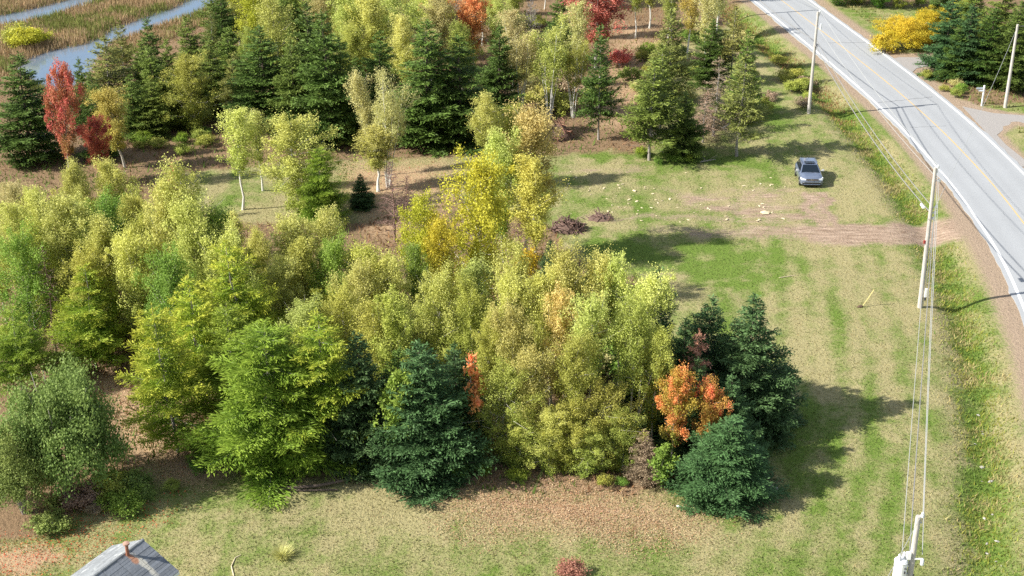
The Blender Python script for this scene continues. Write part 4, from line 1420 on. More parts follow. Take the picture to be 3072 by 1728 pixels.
# garden shrub at the lawn's near edge
gsx, gsy = G(1440, 1456)
gs = empty('garden_shrub', (gsx, gsy, gz(gsx, gsy)), .4, (.52, .52, .42))
tag(gs, "domed pinkish-brown garden shrub alone on the mown lawn", 'shrub')
link("stems", PAT['shrub1'][0], BARK['brown'], gs)
link("crown", PAT['shrub1'][1], _lm['pinkish'], gs)

# ================================================================== UTILITY POLES
WOODP = plain("weathered_pole_wood", (0.46, 0.43, 0.39), 0.85, var=0.22, scale=3.0, bump=0.4)
GALV = plain("galvanised_steel", (0.55, 0.57, 0.58), 0.45, 0.7, var=0.1)
WHITEP = plain("white_enamel", (0.82, 0.82, 0.80), 0.4, var=0.05)
PORC = plain("grey_porcelain", (0.72, 0.74, 0.76), 0.25, var=0.05)
DARKM = plain("dark_fitting", (0.06, 0.06, 0.065), 0.5, var=0.2)
REDM = plain("faded_red_plastic", (0.35, 0.05, 0.04), 0.6)


def pole(x, y, h, label, lean=(0, 0), insulator=True, r=0.145):
    p = empty('utility_pole', (x, y, gz(x, y)))
    tag(p, label, 'utility pole')
    n = 9
    pts = [(lean[0] * k / (n - 1), lean[1] * k / (n - 1), -0.5 + (h + .5) * k / (n - 1)) for k in range(n)]
    MB().tube(pts, [r * (1.15 - .42 * k / (n - 1)) for k in range(n)], 14).build('shaft', WOODP, p, smooth=False)
    if insulator:
        lx, ly = lean
        a = MB()
        a.tube([(lx + .16, ly, h - .35), (lx + .16, ly, h - .05)], [.022, .022], 8)
        a.tube([(lx + .08, ly, h - .3), (lx + .17, ly, h - .3)], [.03, .03], 8)
        a.build('insulator_pin', GALV, p)
        b = MB()
        z = h - .05
        b.tube([(lx + .16, ly, z + q) for q in (0, .03, .06, .09, .14, .19, .23)], [.07, .085, .06, .085, .06, .055, .03], 12)
        b.build('insulator', PORC, p, smooth=True)
    return p


def at(p, x, y, z):
    return (p.location.x + x, p.location.y + y, p.location.z + z)


pa_x, pa_y = G(2425 / K, 348 / K)
pb_x, pb_y = G(2760 / K, 920 / K)
pc_x, pc_y = G(2757 / K, 1538 / K, 9.5)
pd_x, pd_y = G(2155 / K, 52 / K)
pe_x, pe_y = G(3015 / K, 322 / K)
PAo = pole(pa_x, pa_y, 9.45, "weathered grey utility pole between the firs' clearing and the road")
PBo = pole(pb_x, pb_y, 9.85, "utility pole beside the dirt driveway with a white marker box near its foot", lean=(-.22, 0))
PCo = pole(pc_x, pc_y, 9.5, "utility pole carrying a white transformer")
PDo = pole(pd_x, pd_y, 9.3, "utility pole standing among birches near the road's bend")
PEo = pole(pe_x, pe_y, 7.9, "pale utility pole in front of the dark spruces across the road", insulator=False)
# fittings on the pole by the clearing
f = MB()
f.box((.10, -.12, 6.3), (.16, .2, .26))
f.tube([(.05, -.1, 6.5), (.35, -.15, 6.55)], [.03, .03], 6)
f.build('cutout_switch', DARKM, PAo)
f = MB()
f.tube([(.36, -.1, 7.9), (.36, -.1, 8.4)], [.09, .06], 10)
f.box((.2, -.05, 8.2), (.3, .05, .05))
f.build('lightning_arrester', PORC, PAo)
# fittings on the middle pole
f = MB()
f.box((.21, -.17, 1.15), (.16, .10, .62))
f.build('marker_box', WHITEP, PBo, bevel=.01)
MB().tube([(.21, -.17, .62), (.21, -.17, .84)], [.07, .07], 8).build('conduit_elbow', DARKM, PBo)
MB().tube([(.165, -.08, .1), (.16, -.08, 3.0), (.10, -.08, 6.4)], [.025, .025, .025], 8).build('riser_conduit', GALV, PBo)
MB().box((-.30, -.05, 4.75), (.12, .1, .22)).build('cable_clamp', REDM, PBo)
f = MB()
for z, o in ((8.95, .30), (7.15, .34), (6.75, .30), (6.35, .24)):
    f.tube([(.05 - .2 * z / 9.85, -.02, z), (o - .2, -.05, z + .05)], [.028, .028], 6)
    f.box((o - .18, -.05, z + .05), (.14, .14, .16))
f.build('wire_bracket', GALV, PBo)
# transformer pole
th = 6.55
f = MB()
tx = -.46
f.tube([(tx, -.1, th + q) for q in (0, .03, .08, .86, .90, .93)], [.20, .25, .26, .26, .275, .23], 20)
f.build('transformer_tank', WHITEP, PCo)
f = MB()
f.tube([(tx, -.1, th + q) for q in (.93, .97, 1.02)], [.25, .22, .09], 16)
f.build('transformer_lid', WHITEP, PCo)
for bx, by_ in ((tx + .1, -.05), (tx - .12, -.2)):
    MB().tube([(bx, by_, th + .97 + q) for q in (0, .06, .1, .16, .2, .27, .32)], [.06, .08, .05, .08, .05, .06, .03], 10).build('bushing', PORC, PCo, smooth=True)
f = MB()
for z in (th + .25, th + .68):
    f.box((-.23, -.1, z), (.16, .12, .08))
f.build('hanger_bracket', GALV, PCo)
MB().box((tx + .12, -.36, th + .5), (.06, .02, .1)).build('gauge_plate', DARKM, PCo)
MB().box((tx + .14, -.35, th + .68), (.1, .02, .05)).build('name_plate', DARKM, PCo)
f = MB()
f.tube([(.36, -.16, th + q) for q in (.72, .78, .84, .9, .96, 1.04)], [.05, .085, .06, .085, .06, .04], 10)
f.build('lightning_arrester', PORC, PCo, smooth=True)
MB().box((.22, -.12, th + 1.0), (.34, .05, .05)).box((-.2, -.1, th + 1.15), (.16, .16, .30)).build('fuse_holder', WHITEP, PCo)
MB().tube([(-.5, -.3, th + .05), (-.62, -.5, th - .6), (-.7, -.5, th - 2.2), (-.2, -.1, th - 3)], [.02] * 4, 6).build('drop_lead', DARKM, PCo)
MB().tube([(.13, -.1, .1), (.12, -.1, 6.8)], [.02, .02], 6).build('ground_wire', DARKM, PCo)

WIRE = plain("aluminium_wire", (0.50, 0.50, 0.47), 0.5, 0.3, var=0.05)
CABLE = plain("black_cable", (0.24, 0.235, 0.225), 0.6, var=0.1)


def wire(a, b, sag, label, r=0.016, mat=None, n=18):
    pts = []
    for k in range(n + 1):
        t = k / n
        pts.append((a[0] + (b[0] - a[0]) * t, a[1] + (b[1] - a[1]) * t, a[2] + (b[2] - a[2]) * t - 4 * sag * t * (1 - t)))
    o = MB().tube(pts, [r] * (n + 1), 5).build('overhead_wire', mat or WIRE)
    return tag(o, label, 'wire')


def ext(p, q, d=40):
    v = Vector((q.location.x - p.location.x, q.location.y - p.location.y, 0)).normalized()
    return v * d


wire(at(PBo, -.06, 0, 9.98), at(PCo, .16, 0, 9.66), .55, "topmost thin wire from the middle pole to the transformer pole", .016)
wire(at(PBo, .12, 0, 9.0), at(PCo, .34, -.1, 7.75), .6, "wire just below the topmost one between the middle and transformer poles", .016)
wire(at(PBo, .10, 0, 7.2), at(PCo, -.05, .2, 7.3), .6, "dark cable at half height between the middle and transformer poles", .024, CABLE)
wire(at(PBo, -.22, .1, 6.4), at(PCo, -.42, .0, 7.5), .5, "outer wire running to the transformer's lid from the middle pole", .016)
wire(at(PAo, .16, 0, 9.6), at(PBo, -.06, 0, 9.98), .55, "topmost thin wire between the clearing's pole and the middle pole", .016)
wire(at(PAo, .1, 0, 6.9), at(PBo, -.10, .1, 7.2), .7, "upper cable of the sagging bundle from the clearing's pole to the middle pole", .03, CABLE)
wire(at(PAo, .0, 0, 6.5), at(PBo, -.14, .1, 6.75), .8, "lower cable of the sagging bundle from the clearing's pole to the middle pole", .034, CABLE)
wire(at(PAo, .2, 0, 7.9), at(PBo, .12, 0, 9.0), .5, "single pale wire between the clearing's pole and the middle pole", .016)
wire(at(PDo, .16, 0, 9.4), at(PAo, .16, 0, 9.6), .5, "topmost wire from the far pole by the bend to the clearing's pole", .016)
wire(at(PDo, .05, 0, 6.6), at(PAo, .05, 0, 6.8), .7, "sagging cable from the far pole by the bend to the clearing's pole", .03, CABLE)
wire(at(PBo, .1, 0, 7.15), at(PEo, 0, 0, 7.7), .5, "service wire crossing the road to the pole by the spruces", .014)
wire(at(PDo, .16, 0, 9.4), (pd_x - 12, pd_y + 42, 9.4), .5, "topmost wire running on past the far pole by the bend", .012)
wire(at(PCo, .16, 0, 9.66), (pc_x - 20, pc_y - 34, 9.5), .5, "wire running on past the transformer pole along the road", .012)
wire(at(PEo, 0, 0, 7.75), (pe_x + 40, pe_y + 8, 7.6), .4, "service wire running away behind the spruces across the road", .014)
# splice case hanging on the bundle
s0, s1 = at(PAo, 0, 0, 6.5), at(PBo, -.14, .1, 6.75)
tt = .955
sx_, sy_, sz_ = [s0[i] + (s1[i] - s0[i]) * tt for i in range(3)]
sz_ -= 4 * .8 * tt * (1 - tt)
o = empty('splice_case', (sx_, sy_, sz_ - .14))
tag(o, "white splice case hanging on the cable beside the middle pole", 'cable box')
MB().tube([(0, q, 0) for q in (-.33, -.29, .29, .33)], [.05, .10, .10, .05], 10).build('case', WHITEP, o)
MB().box((0, -.2, .12), (.03, .05, .08)).box((0, .2, .12), (.03, .05, .08)).build('hook', DARKM, o)

# ================================================================== SMALL ROADSIDE THINGS
x, y = G(2945 / K, 317 / K)
o = empty('sign_post', (x, y, gz(x, y)))
tag(o, "short white sign post with a small pale plate beside the side road", 'sign')
MB().box((0, 0, .95), (.13, .13, 2.1), .3).build('post', WHITEP, o, bevel=.01)
MB().box((-.42, -.02, 1.72), (.62, .03, .16), .12).build('plate', plain("pale_blue_plate", (0.55, 0.62, 0.68), .5, var=.15, scale=12), o)
MB().box((-.30, -.02, 1.50), (.42, .03, .13), -.18).build('plate', plain("pale_blue_plate", (0.55, 0.62, 0.68), .5), o)

x, y = G(2583 / K, 922 / K)
o = empty('marker_stake', (x, y, gz(x, y)))
tag(o, "yellow wooden stake leaning out of the mown grass", 'stake')
MB().tube([(-.06, 0, -.2), (.40, .10, .55), (.78, .18, 1.22)], [.04, .038, .036], 4).build('shaft', plain("yellow_paint", (0.52, 0.45, 0.18), .7, var=.2), o)
MB().tube([(-.28, -.05, -.02), (-.15, -.05, .06), (.02, -.02, .07), (.14, 0, -.02)], [.05, .12, .11, .04], 7).build('earth_clod', plain("clod_soil", (0.12, 0.08, 0.05), .95, var=.3, scale=14), o)

# stones on the verge, felled logs, chips
STONE = plain("pale_stone", (0.42, 0.40, 0.36), .9, var=.2, scale=9, bump=.4)
CHIP = plain("fresh_cut_wood", (0.62, 0.52, 0.34), .85, var=.2, scale=9)
smesh = []
for s in range(4):
    r = np.random.default_rng(500 + s)
    P = []
    for zz, rr in ((-.25, .6), (.0, 1.0), (.35, .85), (.6, .35)):
        for k in range(6):
            a = k * 1.047 + r.uniform(-.2, .2)
            q = rr * r.uniform(.75, 1.2)
            P.append((q * math.cos(a), q * math.sin(a) * .75, zz * r.uniform(.8, 1.2)))
    Fc = [tuple(range(5, -1, -1)), tuple(range(18, 24))]
    for i in range(3):
        for k in range(6):
            Fc.append((i * 6 + k, i * 6 + (k + 1) % 6, (i + 1) * 6 + (k + 1) % 6, (i + 1) * 6 + k))
    me = bpy.data.meshes.new('stone')
    me.from_pydata(P, [], Fc)
    smesh.append(me)


def stones(name, poly, n, mat, s0, s1, label, group, cat, flat=1.0):
    P = DP(*poly)
    xs, ys = [p[0] for p in P], [p[1] for p in P]
    k = 0
    while k < n:
        X, Y = R2.uniform(min(xs), max(xs)), R2.uniform(min(ys), max(ys))
        if poly_mask(np.array([X]), np.array([Y]), P, .01)[0] < .5:
            continue
        s = R2.uniform(s0, s1) * R2.choice((.7, 1, 1, 1.3))
        o = link(name, R2.choice(smesh), mat)
        o.location = (X, Y, gz(X, Y) + .03)
        o.scale = (s * R2.uniform(1, 1.8), s, s * flat)
        o.rotation_euler = (R2.uniform(-.2, .2), R2.uniform(-.2, .2), R2.uniform(0, 6.28))
        tag(o, label, cat, group)
        k += 1


stones('wood_chip', [(1400, 430), (2000, 440), (2010, 560), (1430, 560)], 95, CHIP, .05, .12, "pale chip of cut wood lying on the cleared ground", "wood chips on the cleared ground", 'wood chip', .5)
stones('ditch_stone', [(2440, 1000), (2478, 1010), (2530, 1440), (2490, 1440)], 14, STONE, .06, .13, "pale stone lying in the grassy ditch", "stones in the grassy ditch", 'stone', .8)
for (px, py, s, lab, mt) in ((1942, 1228, .30, "grey stone at the foot of the low bushy spruce", STONE), (1708, 1273, .12, "small white stone on the fallen leaves", WHITEP),
                             (1925, 535, .33, "largest pale wood chunk on the cleared ground beside the dirt track", CHIP), (1446, 578, .25, "cut pale stump end at the foot of the root heap", CHIP)):
    X, Y = G(px, py)
    o = link('stone' if mt is not CHIP else 'wood_chunk', smesh[0], mt)
    o.location = (X, Y, gz(X, Y) + .05)
    o.scale = (s * 1.2, s, s * .8)
    tag(o, lab, 'stone' if mt is not CHIP else 'wood chunk')


def log(pts, r0, r1, label, mat, name='fallen_log', twigs=0):
    P = []
    for (px, py, h) in pts:
        X, Y = G(px, py)
        P.append((X, Y, gz(X, Y) + h))
    o0 = P[0]
    e = empty(name, o0)
    tag(e, label, 'log')
    Q = [(p[0] - o0[0], p[1] - o0[1], p[2] - o0[2]) for p in P]
    MB().tube(Q, list(np.linspace(r0, r1, len(Q))), 8).build('stem', mat, e)
    for k in range(twigs):
        t = R2.uniform(.3, 1) * (len(Q) - 1)
        i = min(int(t), len(Q) - 2)
        a = Vector(Q[i]).lerp(Vector(Q[i + 1]), t - i)
        d = Vector((R2.uniform(-1, 1), R2.uniform(-.6, .6), R2.uniform(.1, .9))).normalized() * R2.uniform(.4, 1.0)
        MB().tube([a, a + d * .5 + Vector((0, 0, .05)), a + d], [.02, .014, .006], 5).build('branch', mat, e)
    return e


log([(700, 1240, .12), (800, 1236, .22), (910, 1218, .30)], .11, .05, "dark fallen trunk lying along the foot of the wide larch", BARK['dark'], twigs=5)
log([(690, 1236, .1), (760, 1243, .1), (850, 1240, .08)], .07, .04, "second thin dark stem lying beside the fallen trunk under the larch", BARK['dark'])
log([(1350, 352, .2), (1415, 340, .5)], .22, .16, "grey uprooted trunk lying in front of the clump birches", BARK['grey'], twigs=2)
log([(1815, 350, .9), (1850, 338, 1.3), (1885, 335, 1.5)], .06, .03, "thin grey fallen tree propped beside the yellow-olive fir's trunk", BARK['grey'], twigs=8)
log([(1760, 412, .1), (1800, 408, .2)], .07, .03, "short grey branch lying in the shade of the firs by the clearing", BARK['grey'], twigs=4)
log([(1960, 700, .06), (2000, 694, .06)], .03, .02, "thin pale stick on the lush grass behind the aspen grove", CHIP)
log([(355, 1000, .05), (420, 975, .06)], .04, .02, "thin stick lying across the leaf-covered path", BARK['dark'])


log([(588, 1448, .03), (582, 1425, .05), (592, 1405, .04), (606, 1398, .03)], .035, .02, "pale crooked stick lying on the mown lawn", CHIP, twigs=0)
# leaning dead stem at the right-hand end of the aspen grove
lx_, ly_ = G(1572, 1150)
tz_ = height_at(1645, 925, ly_)
tx_ = G(1645, 925, tz_)[0]
e = empty('leaning_stem', (lx_, ly_, gz(lx_, ly_)))
tag(e, "thin pale bare stem leaning out of the aspen grove towards the spruces", 'dead tree')
dx_ = tx_ - lx_
MB().tube([(0, 0, -.1), (dx_ * .22, -.1, tz_ * .3), (dx_ * .6, -.1, tz_ * .62), (dx_, 0, tz_)], [.055, .05, .04, .02], 7).build('stem', BARK['pale'], e, smooth=True)
for k in range(6):
    q = .4 + .1 * k
    MB().tube([(dx_ * q, -.08, tz_ * q), (dx_ * q + R2.uniform(-.4, .4), R2.uniform(-.3, .3), tz_ * q + R2.uniform(.3, .7))], [.014, .005], 5).build('branch', BARK['pale'], e)
# ornamental grass on the lawn
ox_, oy_ = G(712, 1402)
e = empty('grass_clump', (ox_, oy_, gz(ox_, oy_)))
tag(e, "pale arching clump of ornamental grass alone on the lawn", 'grass clump')
rg = np.random.default_rng(77)
ng = 420
aa, ll = rg.uniform(0, 6.283, ng), rg.uniform(.25, .75, ng)
bs = rg.normal(0, .12, (ng, 2))
tipx = np.stack([bs[:, 0] + np.cos(aa) * ll, bs[:, 1] + np.sin(aa) * ll, rg.uniform(.15, .55, ng)], 1)
sd_ = np.stack([-np.sin(aa), np.cos(aa), np.zeros(ng)], 1) * .022
b0 = np.concatenate([bs, np.full((ng, 1), -.02)], 1)
Vg = np.stack([b0 - sd_, b0 + sd_, tipx], 1).reshape(-1, 3)
og = link('leaf_blades', mesh_np('leaf_blades', Vg, np.arange(3 * ng).reshape(ng, 3), v=np.stack([rg.random(ng)] * 3, 1)), _lm['straw'], e)
og["kind"] = "stuff"


# root plate of the uprooted trunk and the heap of roots by the dirt track
def root_heap(px, py, R, H, n, label, mat, seed, name):
    X, Y = G(px, py)
    e = empty(name, (X, Y, gz(X, Y)))
    tag(e, label, 'root heap')
    r = np.random.default_rng(seed)
    tb = []
    for k in range(n):
        a, q = r.uniform(0, 6.28), R * r.random() ** .6
        h = H * (1 - (q / R) ** 1.6)
        c = np.array([q * math.cos(a), q * math.sin(a) * .7, h * r.uniform(.1, .95)])
        d = unit(r.normal(0, 1, 3) * np.array([1, .8, .6])) * r.uniform(.25, .8)
        tb.append((np.array([c - d, c + r.normal(0, .12, 3), c + d]), np.array([.03, .035, .012]) * r.uniform(.4, 1.7), 5))
    o = link('roots', tubes_mesh('roots', tb), mat, e)
    o["kind"] = "stuff"
    P, Fc = [(0, 0, H * .62)], []
    for i, (rr, zz) in enumerate(((.4, .5), (.75, .3), (1.0, -.06))):
        for k in range(14):
            a = k * 6.283 / 14
            q = R * rr * r.uniform(.85, 1.12)
            P.append((q * math.cos(a), q * math.sin(a) * .72, H * zz * r.uniform(.8, 1.2)))
    for k in range(14):
        k2 = (k + 1) % 14
        Fc.append((0, 1 + k, 1 + k2))
        for i in range(2):
            Fc.append((1 + i * 14 + k, 1 + (i + 1) * 14 + k, 1 + (i + 1) * 14 + k2, 1 + i * 14 + k2))
    MB().add(P, Fc).build('soil_mound', plain("dark_peaty_soil", (0.135, 0.085, 0.065), .95, var=.35, scale=5, bump=.7), e, smooth=True)


ROOTM = plain("dark_root_wood", (0.17, 0.105, 0.085), .95, var=.35, scale=6)
root_heap(1428, 578, 1.3, 1.0, 200, "heap of dug-up roots and dark soil at the end of the dirt track", ROOTM, 41, 'root_heap')
root_heap(1512, 552, 1.0, .35, 40, "low heap of dark roots in the grass behind the larger root heap", ROOTM, 42, 'root_heap')
root_heap(1408, 352, 1.2, 2.2, 80, "tall root plate of the uprooted trunk before the clump birches", plain("red_root_soil", (0.24, 0.12, 0.08), .95, var=.3), 43, 'root_plate')

# ================================================================== SHED
ZE, ZR = 2.6, 3.62
a_ = Vector(G(337 / K, 1633 / K, ZE))
b_ = Vector(G(536 / K, 1709 / K, ZE))
mid = (a_ + b_) / 2
acr = (b_ - a_).normalized()
back = Vector((acr.y, -acr.x))
if back.y > 0:
    back = -back
HALF = (b_ - a_).length / 2
LEN = 6.2
cen = mid + back * (LEN / 2)
yaw = math.atan2(acr.y, acr.x)
shed = empty('garden_shed', (cen.x, cen.y, gz(cen.x, cen.y)), yaw)
tag(shed, "small white shed with a grey shingled roof and a rusty stovepipe", 'shed')
OV = .22
HW, HL = HALF - OV, LEN / 2 - OV
SIDING = plain("white_siding", (0.76, 0.78, 0.78), .7, var=.07)
zb = -.1
for s in (-1, 1):
    for k in range(14):
        z0 = zb + k * .19
        w_ = MB()
        w_.box((s * HW, 0, z0 + .095), (.05, 2 * HL, .186))
        w_.build('siding_board', SIDING, shed)
for s in (-1, 1):
    g_ = MB()
    zr = ZE + (ZR - ZE) * (HW / HALF) - .06
    P = [(-HW, s * HL - .03, zb), (HW, s * HL - .03, zb), (HW, s * HL - .03, ZE - .12), (0, s * HL - .03, zr), (-HW, s * HL - .03, ZE - .12)]
    Q = [(p[0], p[1] + .06, p[2]) for p in P]
    g_.add(P + Q, [(0, 1, 2, 3, 4), (9, 8, 7, 6, 5)] + [(i, i + 5, (i + 1) % 5 + 5, (i + 1) % 5) for i in range(5)])
    g_.build('gable_wall', SIDING, shed)


cy_ = LEN / 2 - 1.15


def roof_material(name, c0, c1, lich, stained=False):
    m, N, L, b = new_mat(name)
    t = N.new("ShaderNodeTexCoord")
    n, q = N.new("ShaderNodeTexNoise"), N.new("ShaderNodeTexNoise")
    n.inputs["Scale"].default_value, q.inputs["Scale"].default_value = 9, 1.7
    n.inputs["Detail"].default_value, q.inputs["Detail"].default_value = 6, 8
    q.inputs["Roughness"].default_value = .7
    L.new(t.outputs["Object"], n.inputs["Vector"])
    L.new(t.outputs["Object"], q.inputs["Vector"])
    x, z = N.new("ShaderNodeMix"), N.new("ShaderNodeMix")
    x.data_type = z.data_type = 'RGBA'
    x.inputs[6].default_value, x.inputs[7].default_value = rgba(c0), rgba(c1)
    L.new(n.outputs["Fac"], x.inputs[0])
    r = N.new("ShaderNodeMapRange")
    r.inputs[1].default_value, r.inputs[2].default_value = .75 - lich, .95 - lich
    L.new(q.outputs["Fac"], r.inputs[0])
    L.new(r.outputs[0], z.inputs[0])
    L.new(x.outputs[2], z.inputs[6])
    z.inputs[7].default_value = (.58, .60, .58, 1)
    oi_ = N.new("ShaderNodeObjectInfo")
    hv = N.new("ShaderNodeHueSaturation")
    vr_ = N.new("ShaderNodeMapRange")
    vr_.inputs[3].default_value, vr_.inputs[4].default_value = .82, 1.18
    L.new(oi_.outputs["Random"], vr_.inputs[0])
    L.new(vr_.outputs[0], hv.inputs["Value"])
    L.new(z.outputs[2], hv.inputs["Color"])
    colr = hv.outputs[0]
    if stained:
        # rust run-off below the stovepipe and a pale lichen streak beside it (shed coordinates)
        sp = N.new("ShaderNodeSeparateXYZ")
        L.new(t.outputs["Object"], sp.inputs[0])

        def mth(op, a, b2=None, c2=None):
            k_ = N.new("ShaderNodeMath")
            k_.operation = op
            for i_, v_ in enumerate((a, b2, c2)):
                if v_ is None:
                    continue
                if isinstance(v_, (int, float)):
                    k_.inputs[i_].default_value = v_
                else:
                    L.new(v_, k_.inputs[i_])
            return k_.outputs[0]
        wob = mth('MULTIPLY_ADD', q.outputs["Fac"], .5, -.25)
        for y0_, x0_, sy_, sx_, cc in ((cy_ + .20, .95, .17, .75, (.50, .48, .41)), (cy_, .38, .17, .34, (.42, .20, .11))):
            dy_ = mth('DIVIDE', mth('ADD', mth('SUBTRACT', sp.outputs[1], y0_), wob), sy_)
            dx_ = mth('DIVIDE', mth('ADD', mth('SUBTRACT', sp.outputs[0], x0_), wob), sx_)
            rr_ = mth('ADD', mth('MULTIPLY', dy_, dy_), mth('MULTIPLY', dx_, dx_))
            fm = N.new("ShaderNodeMapRange")
            fm.inputs[1].default_value, fm.inputs[2].default_value = 1.25, .45
            fm.inputs[3].default_value, fm.inputs[4].default_value = 0.0, .9
            L.new(rr_, fm.inputs[0])
            y_ = N.new("ShaderNodeMix")
            y_.data_type = 'RGBA'
            y_.inputs[7].default_value = rgba(cc)
            L.new(fm.outputs[0], y_.inputs[0])
            L.new(colr, y_.inputs[6])
            colr = y_.outputs[2]
    L.new(colr, b.inputs["Base Color"])
    b.inputs["Roughness"].default_value = .9
    bp = N.new("ShaderNodeBump")
    bp.inputs["Strength"].default_value = .6
    bp.inputs["Distance"].default_value = .02
    L.new(n.outputs["Fac"], bp.inputs["Height"])
    L.new(bp.outputs[0], b.inputs["Normal"])
    return m


ROOFL = roof_material("sunlit_lichened_shingles", (.17, .185, .195), (.28, .295, .305), .22)  # lichen, plus the sunward slope's brightness put into a paler base grey
ROOFR = roof_material("grey_blue_shingles", (.13, .145, .165), (.21, .225, .245), .10, True)
slope_len = math.hypot(HALF, ZR - ZE)
roof = empty('roof', (0, 0, 0))
roof.parent = shed
NC = 15
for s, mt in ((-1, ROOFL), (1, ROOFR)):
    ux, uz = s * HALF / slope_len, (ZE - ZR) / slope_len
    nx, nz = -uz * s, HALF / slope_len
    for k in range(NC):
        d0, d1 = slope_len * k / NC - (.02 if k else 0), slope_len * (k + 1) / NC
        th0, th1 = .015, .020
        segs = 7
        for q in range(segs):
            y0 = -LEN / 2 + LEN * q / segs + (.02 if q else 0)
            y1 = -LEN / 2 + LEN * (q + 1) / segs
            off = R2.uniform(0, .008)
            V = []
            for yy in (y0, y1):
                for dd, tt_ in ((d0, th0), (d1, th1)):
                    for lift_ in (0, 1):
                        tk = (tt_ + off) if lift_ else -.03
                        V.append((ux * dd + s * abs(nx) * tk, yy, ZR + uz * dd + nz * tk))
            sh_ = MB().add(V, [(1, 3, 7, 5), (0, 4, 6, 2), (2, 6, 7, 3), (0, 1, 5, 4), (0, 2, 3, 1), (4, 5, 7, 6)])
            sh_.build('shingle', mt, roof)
for k in range(12):
    y0 = -LEN / 2 + LEN * k / 12
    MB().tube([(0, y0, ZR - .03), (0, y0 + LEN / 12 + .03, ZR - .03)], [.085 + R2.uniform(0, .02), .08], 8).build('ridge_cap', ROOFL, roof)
TRIM = plain("white_trim", (0.80, 0.82, 0.82), .6, var=.05)
for s in (-1, 1):
    MB().box((s * (HALF - .01), 0, ZE - .10), (.03, LEN, .16)).build('fascia', TRIM, shed)
    for e_ in (-1, 1):
        f = MB()
        yy = s * (LEN / 2 - .015)
        P = [(0, yy, ZR - .04), (e_ * HALF, yy, ZE - .05), (e_ * HALF, yy, ZE - .19), (0, yy, ZR - .18)]
        Q = [(p[0], p[1] + .03, p[2]) for p in P]
        f.add(P + Q, [(0, 1, 2, 3), (7, 6, 5, 4), (0, 4, 5, 1), (1, 5, 6, 2), (2, 6, 7, 3), (3, 7, 4, 0)])
        f.build('barge_board', TRIM, shed)
RUST = plain("rusty_iron", (0.30, 0.12, 0.07), .9, var=.4, scale=14, bump=.4)
cz = ZR - .10
pipe = MB()
pipe.tube([(.16, cy_, cz - .15), (.16, cy_, cz + .60)], [.075, .075], 14).build('stovepipe', RUST, shed)
MB().tube([(.16, cy_, cz + .58), (.16, cy_, cz + .62), (.16, cy_, cz + .70), (.16, cy_, cz + .73)], [.07, .15, .15, .04], 14).build('pipe_cap', plain("dull_rusty_cap", (.40, .24, .18), .85, var=.3, scale=12), shed)


# ================================================================== CAR
car = empty('parked_car', (24.05, 107.6, gz(24.0, 107.6)), math.radians(-2), (1.0, .80, .90))
tag(car, "dark blue-grey compact SUV parked on the cleared grass", 'car')


def paint(name, col):
    m, N, L, b = new_mat(name)
    t = N.new("ShaderNodeTexCoord")
    n = N.new("ShaderNodeTexNoise")
    n.inputs["Scale"].default_value = 40
    L.new(t.outputs["Object"], n.inputs["Vector"])
    x = N.new("ShaderNodeMix")
    x.data_type = 'RGBA'
    x.inputs[6].default_value = rgba(col)
    x.inputs[7].default_value = rgba([c * 1.25 for c in col])
    L.new(n.outputs["Fac"], x.inputs[0])
    L.new(x.outputs[2], b.inputs["Base Color"])
    b.inputs["Metallic"].default_value = .35
    b.inputs["Roughness"].default_value = .3
    b.inputs["Coat Weight"].default_value = 1.0
    b.inputs["Coat Roughness"].default_value = .06
    return m


CPAINT = paint("blue_grey_car_paint", (0.15, 0.185, 0.26))
CGLASS, gN, gL, gB = new_mat("car_glass")
gB.inputs["Base Color"].default_value = (.012, .018, .024, 1)
gB.inputs["Roughness"].default_value = .04
gB.inputs["Specular IOR Level"].default_value = .8
CBLACK = plain("black_trim", (.018, .018, .02), .55, var=.2)
CHROME = plain("bright_trim", (.75, .77, .8), .18, 1.0, var=.03)
TYRE = plain("tyre_rubber", (.02, .02, .021), .85, var=.2)
RIM = plain("alloy_rim", (.45, .46, .48), .35, .9, var=.05)
LAMPG = plain("headlamp_lens", (.80, .83, .86), .08, .2, var=.03)


def loft(rings):
    n = len(rings[0])
    V, Fc = [], []
    for r_ in rings:
        V += r_
    for i in range(len(rings) - 1):
        for k in range(n):
            k2 = (k + 1) % n
            Fc.append((i * n + k, i * n + k2, (i + 1) * n + k2, (i + 1) * n + k))
    Fc += [tuple(range(n - 1, -1, -1)), tuple((len(rings) - 1) * n + k for k in range(n))]
    return V, Fc


def ring(y, hw, zb_, zt, crown=.04, tuck=.06):
    """body section: flat floor, rounded sides, slightly crowned top"""
    return [(-hw + tuck, y, zb_), (hw - tuck, y, zb_), (hw - .01, y, zb_ + .12), (hw, y, zb_ + (zt - zb_) * .55), (hw - .03, y, zt - .10), (hw - .12, y, zt - .015),
            (hw * .45, y, zt + crown * .7), (-hw * .45, y, zt + crown * .7), (-hw + .12, y, zt - .015), (-hw + .03, y, zt - .10), (-hw, y, zb_ + (zt - zb_) * .55), (-hw + .01, y, zb_ + .12)]


rings = [ring(-2.22, .70, .36, .70), ring(-2.16, .80, .30, .80), ring(-2.02, .88, .26, .90), ring(-1.75, .915, .24, .97), ring(-1.35, .92, .24, 1.02), ring(-.95, .92, .24, 1.06),
         ring(-.4, .92, .24, 1.06), ring(.6, .92, .24, 1.08), ring(1.5, .92, .25, 1.10), ring(2.0, .89, .28, 1.10), ring(2.2, .82, .34, 1.04), ring(2.25, .74, .40, .96)]
V, Fc = loft(rings)
MB().add(V, Fc).build('body', CPAINT, car, smooth=True, bevel=.0)


def cab(y, hw, z):
    return [(-hw, y, z), (hw, y, z)]


